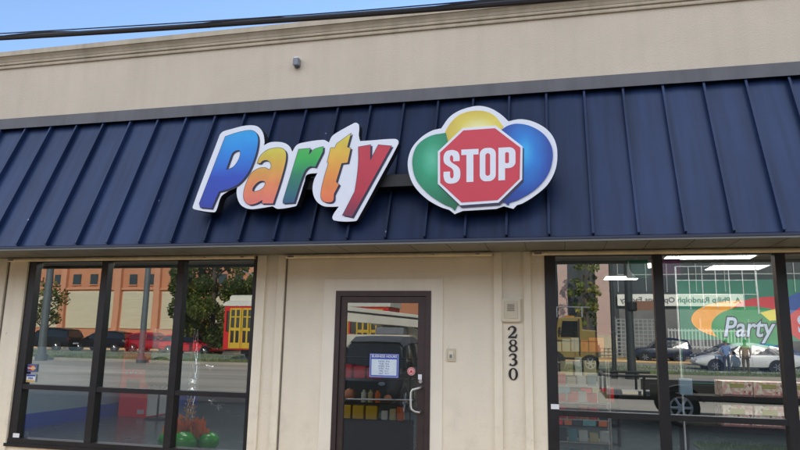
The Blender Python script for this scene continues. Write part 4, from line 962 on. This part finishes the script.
    for s in (1, -1):
        for i, (fx, z) in enumerate(roof):
            if 0 < i: 
                fx0, z0 = roof[i - 1]
                if i in (1, len(roof) - 1):
                    tpb = hw * .91
                    zb = [b[2] for b in belt if b[0] <= (fx0 if i == 1 else fx)][-1]
                    lo_, hi_ = ((fx0, z0), (fx, z)) if i == 1 else ((fx, z), (fx0, z0))
                    m = MB(); m.tube([(lo_[0] * hl, s * tpb, (lo_[1] - .02) * hs), (hi_[0] * hl, s * hw * .80, (hi_[1] - .06) * hs)], .035, 6); obj('pillar', m, mat, t, local=True)
        m = MB(); zb = 1.0 if kind != 'suv' else 1.12
        m.tube([(-.12 * hl, s * hw * .915, (zb - .08) * hs), (-.14 * hl, s * hw * .80, (roof[2][1] - .12) * hs)], .04, 6); obj('pillar', m, mat, t, local=True)
        r = .33 if kind != 'suv' else .38
        for fx in (-.60, .62):
            m = MB(); m.lathe([(.001, 0), (r * 1.16, 0), (r * 1.16, .012), (.001, .012)], (fx * hl, s * (hw + .004) - .006, r), 24, 'y'); obj('wheel_arch', m, MT['black'], t, local=True)
            wheel(t, fx * hl, s * (hw - .08), r, .2, s)
        m = MB(); m.ball((.955 * hl, s * hw * .68, belt[-2][2] * hs * .92), .13, 12, 8, (.6, 1, .6)); obj('headlight', m, MT['lampw'], t, local=True, smooth=True)
        m = MB(); m.ball((-.965 * hl, s * hw * .72, belt[1][2] * hs * .88), .13, 12, 8, (.5, .9, .9)); obj('tail_light', m, MT['lampr'], t, local=True, smooth=True)
        m = MB(); m.box(.30 * hl, .36 * hl, s * hw * 1.0 - .06, s * hw * 1.0 + .10, (belt[5][2] + .02) * hs, (belt[5][2] + .14) * hs, bev=.02); obj('mirror', m, mat, t, local=True)
        m = MB()
        for fx in (-.13, .38, -.62): m.box(fx * hl, fx * hl + .008, s * hw - .002 if s > 0 else -hw - .003, s * hw + .003 if s > 0 else -hw + .002, .42 * hs, (belt[3][2] - .12) * hs)
        m.box(-.03 * hl, .02 * hl, s * hw - .002 if s > 0 else -hw - .012, s * hw + .012 if s > 0 else -hw + .002, (belt[3][2] - .22) * hs, (belt[3][2] - .19) * hs)
        obj('door_seam', m, MT['black'], t, local=True)
    m = MB(); m.box(-.99 * hl - .06, -.99 * hl + .02, -.26, .26, .55 * hs, .66 * hs); obj('licence_plate', m, MT['white'], t, local=True)
    return t
blk = M('car_black', (.010, .011, .015), .4, var=.03, spec=.3); redp = paint('car_red', (.75, .015, .015)); wht = paint('car_white', (.75, .75, .73)); dkb = paint('car_midnight', (.015, .02, .045)); blu = paint('car_blue', (.05, .16, .42))
car((-39.5, -38.6, -.10), pi, 'parked_suv', 'black SUV parked before the orange building, reflected far left in the left window', 'SUV', blk, 4.9, 1.9, 1.80, 'suv')
car((-35.6, -39.8, -.10), pi, 'parked_car', 'dark hatchback parked across the tracks, reflected beside the first mullion', 'car', blk, 4.5, 1.8, 1.60, 'hatch')
car((-25.6, -36.3, -.10), 0, 'parked_car', 'bright red hatchback reflected across the second mullion of the left window', 'car', redp, 5.1, 1.9, 1.55, 'hatch')
car((-31.6, -40.2, -.10), 0, 'parked_car', 'red car standing behind the bright red hatchback, reflected left of the second mullion', 'car', paint('car_dark_red', (.30, .012, .02)), 4.4, 1.8, 1.55, 'hatch')
car((9.6, -30.8, -.02), pi, 'parked_car', 'white sedan reflected right of the two people in the right window', 'car', wht, 4.7, 1.85, 1.50, 'sedan')
car((7.6, -45.0, -.09), pi, 'parked_suv', 'dark blue SUV reflected beside the fence in the right window', 'SUV', dkb, 4.6, 1.9, 1.75, 'suv')
car((11.4, -41.5, -.05), pi, 'parked_car', 'dark car reflected left of the white sedan', 'car', dkb, 4.2, 1.8, 1.45, 'hatch')
car((12.1, -36.6, -.02), pi, 'parked_car', 'blue car half hidden behind the white sedan in the reflection', 'car', blu, 4.2, 1.8, 1.45, 'sedan')
car((-4.3, -9.6, -.2), pi * .5, 'parked_suv', 'black SUV parked facing the door, reflected in the door glass', 'SUV', blk, 4.8, 1.95, 1.80, 'suv')

# red tram
tr = thing('tram', (-13.6, -29.0, .1), 'long red tram with yellow framed doors and cream roof, reflected in left window and door', 'tram')
TR = M('tram_red', (.66, .018, .016), .4, var=.05); TY = M('tram_yellow', (.72, .45, .03), .5, var=.05); TC = M('tram_cream_roof', (.72, .68, .55), .6, var=.06)
hl, hw = 4.9, 1.3
def tbox(name, m, mat, parent=tr): return obj(name, m, mat, parent, local=True)
m = MB(); m.box(-hl, hl, -hw, hw, .55, 1.55); m.box(-hl, hl, -hw, hw, 2.72, 3.02)
for x in (-hl, hl - .12): m.box(x, x + .12, -hw, hw, 1.55, 2.72)
tbox('body', m, TR)
m = MB(); m.box(-hl + .13, hl - .13, -hw + .07, hw - .07, 1.56, 2.715); tbox('window_glass', m, MT['carglass'])
m = MB()
pr = [(-1.36, 3.02), (-1.36, 3.10), (-1.1, 3.26), (-.75, 3.36), (-.62, 3.36), (-.60, 3.60), (-.4, 3.70), (.4, 3.70), (.60, 3.60), (.62, 3.36), (.75, 3.36), (1.1, 3.26), (1.36, 3.10), (1.36, 3.02)]
m.prism_x(pr, -hl - .1, hl + .1); tbox('roof', m, TC)
x = -2.85; k = 0
while x < 2.5:
    m = MB()
    for s in (1,):
        m.box(x, x + .08, s * hw - .05, s * hw + .03, 1.56, 2.72); m.box(x + .62, x + .70, s * hw - .05, s * hw + .03, 1.56, 2.72); m.box(x + .08, x + .62, s * hw - .05, s * hw + .03, 1.56, 1.64); m.box(x + .08, x + .62, s * hw - .05, s * hw + .03, 2.64, 2.72); m.box(x + .08, x + .62, s * hw - .05, s * hw + .03, 2.16, 2.22)
    w_ = tbox('window_frame', m, TY)
    m = MB(); m.box(x + .701, x + .80, hw - .06, hw + .012, 1.56, 2.72); tbox('post', m, TR)
    x += .80; k += 1
for x0 in (-4.55, -3.79, 3.1, 3.86):
    m = MB(); yy0, yy1 = hw + .001, hw + .045
    m.box(x0, x0 + .08, yy0, yy1, .62, 2.90); m.box(x0 + .62, x0 + .72, yy0, yy1, .62, 2.90); m.box(x0 + .31, x0 + .41, yy0, yy1, .62, 2.90)
    for z0, z1 in ((.62, .95), (1.62, 1.78), (2.35, 2.42), (2.80, 2.90)):
        m.box(x0 + .10, x0 + .31, yy0, yy1, z0, z1); m.box(x0 + .41, x0 + .62, yy0, yy1, z0, z1)
    d = tbox('door', m, TY)
    m = MB(); m.box(x0 + .1, x0 + .62, hw + .0005, hw + .012, .95, 2.80); tbox('pane', m, MT['carglass'], d)
for x in (-3.4, -2.0, 2.0, 3.4):
    for s in (1, -1):
        m = MB(); m.lathe([(.001, -.06), (.33, -.06), (.36, -.06), (.36, .06), (.33, .06), (.001, .06)], (x, s * .75, .34), 20, 'y'); tbox('wheel', m, MT['tyre'])
m = MB(); m.box(-3.9, -1.5, -1.0, 1.0, .30, .54); m.box(1.5, 3.9, -1.0, 1.0, .30, .54); m.box(-1.4, 1.4, -.9, .9, .25, .54); tbox('underframe', m, MT['black'])
m = MB(); m.tube([(-.5, 0, 3.75), (-4.6, 0, 5.2)], .03, 6); tbox('trolley_pole', m, MT['steel'])
for s in (-1, 1):
    m = MB(); m.lathe([(.001, 0), (.14, 0), (.12, .08 * s)], (s * (hl + .02), 0, 1.25), 16, 'x'); tbox('headlight', m, MT['lampw'])
    m = MB(); m.box(s * hl - .04, s * hl + .30, -1.0, 1.0, .45, .56); tbox('bumper', m, MT['black'])

# bucket truck with its boom lowered
bt = thing('bucket_truck', (-6.6, -20.2, -.1), 'cream bucket truck with its long boom lowered, reflected in the top of the door glass', 'truck')
CW = M('truck_cream', (.72, .68, .56), .45, var=.08, scale=2)
m = MB(); m.box(-3.4, 1.6, -1.1, 1.1, .75, 1.05); obj('chassis', m, MT['black'], bt, local=True)
m = MB(); m.box(-3.4, 1.0, -1.15, 1.15, 1.06, 1.75, bev=.04); obj('tool_bed', m, CW, bt, local=True)
m = MB(); m.prism_y([(1.65, .75), (4.1, .75), (4.15, 1.35), (3.4, 1.5), (2.9, 2.25), (1.65, 2.3)], -1.05, 1.05); obj('cab', m, CW, bt, local=True, bevel=.05)
m = MB(); m.prism_y([(1.9, 1.5), (3.2, 1.5), (2.8, 2.12), (1.9, 2.15)], -1.06, 1.06); obj('cab_window', m, MT['carglass'], bt, local=True)
m = MB(); m.prism_y([(-2.6, 2.32), (-2.5, 2.98), (2.6, 2.42), (2.75, 2.15), (1.2, 2.06)], -.25, .35); obj('upper_boom', m, CW, bt, local=True, bevel=.03)
m = MB(); m.prism_y([(-2.4, 2.50), (-2.3, 2.75), (1.0, 2.0), (1.7, 1.95), (1.2, 1.66)], -.55, -.22); obj('lower_boom', m, CW, bt, local=True, bevel=.03)
m = MB(); m.tube([(-2.2, .37, 2.72), (2.3, .37, 2.33)], .035, 8); m.tube([(-1.0, -.6, 2.45), (1.0, -.6, 2.05)], .05, 8); obj('hose', m, MT['black'], bt, local=True)
m = MB(); m.box(-.6, .6, -.6, .6, 1.76, 2.05); obj('turret', m, MT['grey'], bt, local=True, bevel=.04)
m = MB(); m.prism_y([(2.6, 1.9), (3.4, 1.9), (3.5, 3.0), (2.5, 3.0)], -1.0, -.3); obj('bucket', m, MT['white'], bt, local=True, bevel=.04)
for x in (-2.3, 3.0):
    for s in (1, -1): wheel(bt, x, s * 1.0, .48, .28, s)

# yellow work truck
yt = thing('work_truck', (.62, -27.2, .03), 'yellow utility work truck reflected at the left edge of the right window', 'truck')
YP = M('truck_yellow', (.24, .165, .035), .45, var=.08, scale=2)
m = MB(); m.prism_y([(-1.3, .55), (-1.3, 1.35), (-.72, 1.55), (-.55, 2.5), (-.4, 2.58), (.55, 2.6), (.6, 2.0), (1.25, 1.95), (1.3, .55)], -1.0, 1.0); obj('cab', m, YP, yt, local=True, bevel=.05)
m = MB(); m.prism_y([(-.45, 1.62), (-.35, 2.40), (.38, 2.40), (.38, 1.62)], -1.012, 1.012); obj('cab_window', m, MT['carglass'], yt, local=True)
m = MB(); m.box(.40, .46, 1.0, 1.03, .75, 2.5); m.box(-1.28, 1.28, 1.0, 1.015, 1.42, 1.47); m.box(-1.28, 1.28, 1.0, 1.012, .56, .66); obj('trim_strip', m, MT['black'], yt, local=True)
m = MB(); m.box(.62, 1.15, 1.0, 1.02, .75, 1.35); obj('locker', m, M('locker_ochre', (.22, .15, .04), .6, var=.3), yt, local=True)
m = MB(); m.box(-.6, -.58, 1.0, 1.012, .7, 1.5); m.box(.2, .22, 1.0, 1.012, .7, 2.4); obj('door_seam', m, MT['black'], yt, local=True)
m = MB(); m.box(-1.36, -1.30, -.9, .9, .5, .8); obj('bumper', m, MT['black'], yt, local=True)
for s in (1, -1):
    wheel(yt, -.75, s * .9, .42, .26, s); wheel(yt, .9, s * .9, .42, .26, s)
    m = MB(); m.lathe([(.001, 0), (.5, 0), (.5, .02), (.001, .02)], (-.75, s * 1.0 - .005, .45), 20, 'y'); obj('wheel_arch', m, MT['black'], yt, local=True)
m = MB(); m.box(-.2, .25, -.3, .3, 2.6, 2.68); obj('light_bar', m, M('amber_lens', (.5, .2, .02), .3), yt, local=True)
m = MB(); m.box(-.52, -.44, 1.0, 1.22, 1.75, 2.1); m.box(.28, .36, 1.0, 1.035, 1.30, 1.34); obj('mirror', m, MT['black'], yt, local=True)
m = MB(); m.box(-1.33, -1.27, .55, .85, 1.0, 1.18); obj('headlight', m, MT['lampw'], yt, local=True)
m = MB(); m.tube([(-.6, .5, 2.6), (-.6, .5, 3.1)], .03, 6); m.tube([(.6, .5, 2.6), (.6, .5, 3.1)], .03, 6); m.tube([(-.9, .5, 3.1), (1.0, .5, 3.1)], .03, 6); obj('ladder_rack', m, MT['steel'], yt, local=True)

# flat trailer in the parking lot
tl = thing('utility_trailer', (2.9, -8.3, 0), 'black utility trailer with open rail sides and pale wheel, reflected low in the right window', 'trailer')
m = MB()
m.box(-1.95, 2.2, -.75, .75, .48, .56)
obj('deck', m, MT['black'], tl, local=True)
m = MB()
for z in (.94,):
    m.tube([(-1.95, .72, z), (-.9, .72, z)], .03, 6); m.tube([(-1.95, -.72, z), (-.9, -.72, z)], .03, 6); m.tube([(-1.95, -.72, z), (-1.95, .72, z)], .03, 6)
    m.box(-1.1, 2.2, .70, .74, .56, .80); m.box(-1.1, 2.2, -.74, -.70, .56, .80)
for x in (-1.95, -1.2, .6, 2.2):
    for s in (1, -1): m.tube([(x, s * .72, .56), (x, s * .72, .94 if x < -1 else .82)], .03, 6)
obj('rail_frame', m, MT['black'], tl, local=True)
m = MB(); m.tube([(2.2, .5, .5), (3.2, 0, .45)], .04, 6); m.tube([(2.2, -.5, .5), (3.2, 0, .45)], .04, 6); m.tube([(3.1, 0, .45), (3.1, 0, .05)], .03, 6); obj('drawbar', m, MT['black'], tl, local=True)
RW = M('white_steel_rim', (.93, .93, .92), .35, var=.03); wheel(tl, -.47, .80, .36, .2, 1, RW); wheel(tl, -.47, -.80, .36, .2, -1, RW)
m = MB()
vs = []; 
for k in range(13):
    a = radians(15 + 150 * k / 12)
    for yy in (.68, .93): vs.append((-.47 + .44 * cos(a), yy, .36 + .44 * sin(a)))
m.add(vs, [(2 * i, 2 * i + 1, 2 * i + 3, 2 * i + 2) for i in range(12)]); obj('mudguard', m, MT['black'], tl, local=True, recalc=False)
m = MB(); m.ball((2.0, .78, .42), .1, 12, 8, (1.4, .2, .5)); obj('reflector', m, MT['lampw'], tl, local=True)
m = MB(); m.box(-1.6, -.9, .1, .5, .561, .63); obj('loose_board', m, CW, label='pale loose board lying on the trailer deck', cat='board', local=False)
bd = bpy.data.objects['loose_board']; bd.location = (1.65, -8.0, .561)

# ------------------------------------------------------------------ buildings across the street
OW = M('orange_stucco', (.58, .25, .13), .85, var=.07, scale=.5); OP = M('orange_pier', (.64, .30, .17), .85, var=.06, scale=.7); CD = M('cream_roller_door', (.66, .60, .42), .6, var=.06, scale=.6, stretch=(1, 1, 6))
ob = thing('depot_building', (-42, -48, 0), 'orange depot building with cream roller doors and small dark windows, reflected in left window', 'building')
m = MB(); m.box(-66, -4.4, -70, -48.3, 0, 11); obj('wall', m, OW, ob)
doors = [(-59.5, -54.5), (-53.2, -47.3), (-46.3, -41.9), (-40.9, -37.6), (-36.6, -32.6), (-31.6, -27.6), (-26.4, -22.6)]
for a, b in doors:
    m = MB(); m.box(a, b, -48.29, -48.2, 1.75, 5.3)
    for k in range(14): m.box(a + .05, b - .05, -48.2, -48.17, 1.8 + k * .25, 1.82 + k * .25)
    obj('roller_door', m, CD, ob)
for x in (-60.2, -53.9, -46.8, -41.4, -37.1, -32.1, -27.0, -22.0, -15.6, -9.6, -4.8):
    m = MB(); m.box(x - .32, x + .32, -48.29, -47.95, 0, 11); obj('pier', m, OP, ob)
m = MB(); m.box(-66, -4.4, -48.29, -48.12, 5.45, 5.65); obj('ledge', m, OP, ob)
for x in (-51.2, -47.9 + .2, -45.5, -43.6, -39.9, -37.95, -35.4, -33.6, -30, -28.4, -26.2, -25.2, -24, -20.8):
    m = MB(); m.box(x - .42, x + .42, -48.29, -48.22, 5.95, 6.95); fr_ = obj('window', m, MT['carglass'], ob)
    m = MB(); m.box(x - .5, x + .5, -48.29, -48.15, 5.85, 5.94); obj('sill', m, OP, fr_)

op = thing('operations_building', (10, -50, 0), 'dark glazed building with pink piers and white name banner, reflected in right window', 'building')
DG = M('dark_glazing', (.06, .065, .07), .25, var=.3, scale=.6); PK = M('pink_pier', (.60, .42, .36), .85, var=.06, scale=.6)
m = MB(); m.box(-4.2, 45, -70, -50.3, 0, 14); obj('wall', m, DG, op)
for x0, x1 in ((.15, .95), (3.2, 4.6)):
    m = MB(); m.box(x0, x1, -50.29, -49.7, 0, 14); obj('pier', m, PK, op)
m = MB(); m.box(2.9, 4.75, -50.28, -49.65, 0, 1.8); obj('pier_base', m, M('pier_base_cream', (.62, .55, .38), .85), op)
m = MB()
for k in range(14): m.box(5.0 + k * 2.2, 5.06 + k * 2.2, -50.29, -50.2, 5.4, 13)
for z in (6.8, 9.2, 11.6): m.box(5, 35, -50.29, -50.22, z, z + .08)
obj('glazing_bars', m, M('pale_bar', (.42, .45, .42), .6), op)
m = MB(); m.box(5.0, 35, -50.28, -50.2, .1, 4.0); obj('shopfront', m, M('grey_shopfront', (.17, .17, .16), .6, var=.4, scale=.6), op)
bn = thing('name_banner', (9.9, -49.9, 4.2), 'long white banner reading A. Philip Randolph Operations Facility, mirrored in right window', 'banner')
m = MB(); m.box(4.9, 15.0, -50.0, -49.9, 4.25, 5.2); obj('board', m, M('banner_white', (.92, .90, .80), .6, var=.03), bn)
tmb = text_mb('A. Philip Randolph Operations Facility', .60, .01, bold=.012)
tmb.v = [(-x, -y, z) for x, y, z in tmb.v]
wd = max(v[0] for v in tmb.v) - min(v[0] for v in tmb.v); s_ = 9.7 / wd
tmb.v = [(x * s_ + 9.95, y - 49.89, z + 4.72) for x, y, z in tmb.v]
obj('lettering', tmb, M('banner_ink', (.12, .13, .14), .6), bn)
# lattice fence
WF = M('fence_white', (.36, .37, .36), .6)
fn = thing('lattice_fence', (6, -46, 0), 'white lattice fence between the poles, reflected in the right window', 'fence')
m = MB()
for k in range(11): m.box(4.4 + k * .32, 4.46 + k * .32, -46.05, -46.0, .1, 3.0)
for k in range(11): m.box(4.4, 7.6, -46.0, -45.97, .2 + k * .28, .26 + k * .28)
obj('lattice', m, WF, fn)
m = MB(); m.box(8.6, 14.2, -46.1, -46.05, 1.0, 1.12); m.box(8.6, 14.2, -46.1, -46.05, 2.2, 2.32)
for k in range(24): m.box(8.6 + k * .24, 8.68 + k * .24, -46.04, -46.0, .9, 2.4)
obj('panel', m, M('railing_white', (.62, .62, .58), .6), fn)
for x in (4.3, 7.6, 10.9, 14.2): m = MB(); m.box(x - .06, x + .06, -46.2, -46.06, 0, 3.2); obj('post', m, WF, fn)

# poles
def pole(name, x, y, r, h, mat, lab, extra=False):
    t = thing(name, (x, y, 0), lab, 'pole'); m = MB(); m.tube([(x, y, -.1), (x, y, h)], [r, r * .75], 12); obj('shaft', m, mat, t, smooth=True)
    m = MB(); m.tube([(x, y, -.1), (x, y, .25)], r * 1.5, 12); obj('base', m, mat, t)
    if extra:
        m = MB(); m.lathe([(.001, 2.85), (.22, 2.85), (.25, 2.92), (.25, 3.25), (.001, 3.3)], (x + .1, y, 0), 16); obj('control_box', m, MT['black'], t)
        m = MB(); m.box(x + .1, x + 1.1, y - .05, y + .05, 2.9, 3.3); obj('sign_blade', m, M('pole_sign_brown', (.25, .12, .07), .6), t)
GP = M('pole_grey', (.13, .15, .155), .5, metal=.3, var=.1); DP = M('pole_dark', (.03, .035, .035), .5)
pole('street_lamp', -28.0, -24.9, .22, 11, GP, 'thick grey lamp pole reflected at the far left of the left window', False)
pole('street_lamp', -22.2, -25.2, .17, 11, GP, 'slim grey lamp pole reflected in front of the orange building', False)
pole('traffic_pole', 2.45, -24.2, .10, 9, DP, 'slim dark pole reflected right of the pink pier', False)
pole('traffic_pole', 3.15, -24.0, .19, 9, DP, 'stout dark pole with control box and brown sign, reflected in the right window', True)
t = thing('tram_wire', (0, -29.75, 6.3), 'tram contact wire strung along the tracks', 'wire'); m = MB(); m.tube([(-60, -29.75, 6.3), (60, -29.75, 6.3)], .02, 6); obj('contact_wire', m, MT['cable'], t)

# ------------------------------------------------------------------ trees
BK = M('bark', (.10, .08, .06), .9, var=.3, scale=5, stretch=(2, 2, .3))
LF = [M('leaf_dark', (.08, .12, .03), .7, var=.4, scale=1.5), M('leaf_mid', (.20, .25, .06), .7, var=.4, scale=1.5), M('leaf_olive', (.40, .38, .11), .7, var=.35, scale=1.5)]
def tree(x, y, h, r, n, seed, lab, cat='tree', trunk=.22, zb=1.2):
    random.seed(seed); t = thing('street_tree', (x, y, 0), lab, cat)
    m = MB(); m.tube([(x, y, -.1), (x + .1, y, h * .3), (x - .05, y, h * .55), (x + .1, y, h * .8)], [trunk, trunk * .75, trunk * .5, trunk * .2], 10)
    for k in range(9):
        a = k * 2.4; z0 = h * (.25 + .05 * k); m.tube([(x, y, z0), (x + cos(a) * r * .4, y + sin(a) * r * .4, z0 + h * .10), (x + cos(a) * r * .8, y + sin(a) * r * .8, z0 + h * .17)], [trunk * .4, trunk * .25, trunk * .08], 6)
    obj('trunk', m, BK, t)
    mb = MB(); cl = []
    for k in range(70):
        a = random.uniform(0, 6.28); u = random.random(); z = zb + (h - zb) * u; rr_ = r * (math.sin(pi * (u * .82 + .14)) ** .7) * random.uniform(.45, 1.05)
        cl.append((Vector((x + cos(a) * rr_, y + sin(a) * rr_, z)), random.uniform(.35, .8) * r * .36, random.randrange(3)))
    for i in range(n):
        c, s, mi = random.choice(cl); d = Vector((random.gauss(0, 1), random.gauss(0, 1), random.gauss(0, .7))); d = d.normalized() * s * random.uniform(.5, 1.1) ** .5
        p = c + d; a = Vector((random.gauss(0, 1), random.gauss(0, 1), random.gauss(0, 1))).normalized(); b = a.orthogonal().normalized(); L = random.uniform(.07, .15)
        if random.random() < .25: mi = random.randrange(3)
        L *= 1.25; mb.add([p - a * L, p + b * L * .5, p + a * L, p - b * L * .5], [(0, 1, 2, 3)], mi)
    obj('crown', mb, LF, t, recalc=False)
tree(-23.9, -35.9, 11.0, 3.5, 46000, 5, 'large green leafy tree reflected between the mullion and the red tram')
tree(-41.5, -40.0, 5.6, 1.6, 1800, 8, 'thin sparse tree reflected at the far left of the left window', zb=2.2)
tree(2.2, -45.6, 9.0, 1.1, 2200, 9, 'loose brown green tree standing between the two pink piers', zb=2.6)

# ------------------------------------------------------------------ two people on the far pavement
def person(loc, rz, shirt, legs, skin, hairc, lab, arm=0.0):
    root = thing('person', loc, lab, 'person', rz=rz)
    V_ = []; E_ = []; Rr = []
    def j(p, r, par=None):
        V_.append(p); Rr.append(r)
        if par is not None: E_.append((par, len(V_) - 1))
        return len(V_) - 1
    pel = j((0, 0, .95), (.15, .11)); sp = j((0, 0, 1.12), (.135, .10), pel); ch = j((0, 0, 1.32), (.165, .115), sp); nk = j((0, 0, 1.47), (.06, .06), ch); hb = j((0, .01, 1.56), (.075, .085), nk); ht = j((0, .01, 1.68), (.07, .085), hb)
    for s in (1, -1):
        hp = j((s * .09, 0, .90), (.09, .095), pel); kn = j((s * .10, .02, .50), (.062, .065), hp); an = j((s * .11, 0, .10), (.04, .045), kn); hl_ = j((s * .11, .02, .045), (.042, .04), an); j((s * .12, .19, .035), (.04, .028), hl_)
        sh_ = j((s * .17, 0, 1.40), (.062, .06), ch); el = j((s * .24, -.01, 1.13), (.043, .043), sh_); wr = j((s * .22, .12 + arm, .93 + arm), (.027, .03), el); pm = j((s * .21, .17 + arm, .88 + arm), (.038, .02), wr)
        for k in range(4): f1 = j((s * .21 + (k - 1.5) * .018, .20 + arm, .83 + arm + abs(k - 1.5) * .006), (.009, .009), pm); j((s * .21 + (k - 1.5) * .018, .205 + arm, .80 + arm + abs(k - 1.5) * .008), (.008, .008), f1)
        th = j((s * .18, .20 + arm, .87 + arm), (.010, .010), pm); j((s * .172, .22 + arm, .85 + arm), (.009, .009), th)
    me = bpy.data.meshes.new('body'); me.from_pydata(V_, E_, []); o = bpy.data.objects.new('body', me); COL.objects.link(o); o.parent = root
    sk = o.modifiers.new('Skin', 'SKIN'); me.skin_vertices.new() if not me.skin_vertices else None
    for v, r in zip(me.skin_vertices[0].data, Rr): v.radius = r
    me.skin_vertices[0].data[0].use_root = True
    sb_ = o.modifiers.new('Sub', 'SUBSURF'); sb_.levels = 1; sb_.render_levels = 2
    bpy.context.view_layer.update(); dg = bpy.context.evaluated_depsgraph_get(); nm = bpy.data.meshes.new_from_object(o.evaluated_get(dg))
    o.modifiers.clear(); o.data = nm; nm.name = 'body'
    for mm in (skin, shirt, legs, MT['black']): nm.materials.append(mm)
    for p in nm.polygons:
        z = p.center.z; p.use_smooth = True; ax = abs(p.center.x)
        p.material_index = 0
        if .96 < z < 1.46 and (ax < .2 or z > 1.12): p.material_index = 1
        elif .09 < z <= .96 and ax < .19 and p.center.y < .14 : p.material_index = 2
        elif z <= .09: p.material_index = 3
    m = MB(); m.ball((0, -.012, 1.665), .098, 16, 10, (.88, 1.0, 1.05)); m.v = [v for v in m.v]
    hair = obj('hair', m, hairc, root, local=True, smooth=True)
    m = MB(); m.prism_x([(.10, 1.60), (.128, 1.578), (.10, 1.57)], -.014, .014)
    m2 = m; obj('nose', m, skin, root, local=True)
    for s in (1, -1):
        m = MB(); m.ball((s * .032, .090, 1.618), .012, 8, 6); obj('eye', m, MT['black'], root, local=True)
        m = MB(); m.ball((s * .082, .005, 1.60), .022, 8, 6, (.4, .8, 1.2)); obj('ear', m, skin, root, local=True)
    m = MB(); m.box(-.024, .024, .090, .099, 1.536, 1.544); obj('mouth', m, M('lip', (.35, .12, .1), .6), root, local=True)
    return root
SK1 = M('skin_tan', (.36, .20, .13), .6, var=.03); SK2 = M('skin_brown', (.20, .11, .07), .6, var=.03); HR = M('hair_dark', (.02, .015, .012), .7)
person((8.55, -29.4, -.09), 0, M('shirt_blue', (.18, .28, .50), .8), M('trousers_dark', (.04, .05, .09), .8), SK1, HR, 'person in pale blue shirt and dark trousers, left of the two by the white sedan', .10)
person((9.35, -29.0, -.09), .3, M('shirt_tan', (.34, .24, .14), .8), M('trousers_brown', (.12, .09, .06), .8), SK2, HR, 'person in tan top and brown trousers, right of the two by the white sedan', .05)
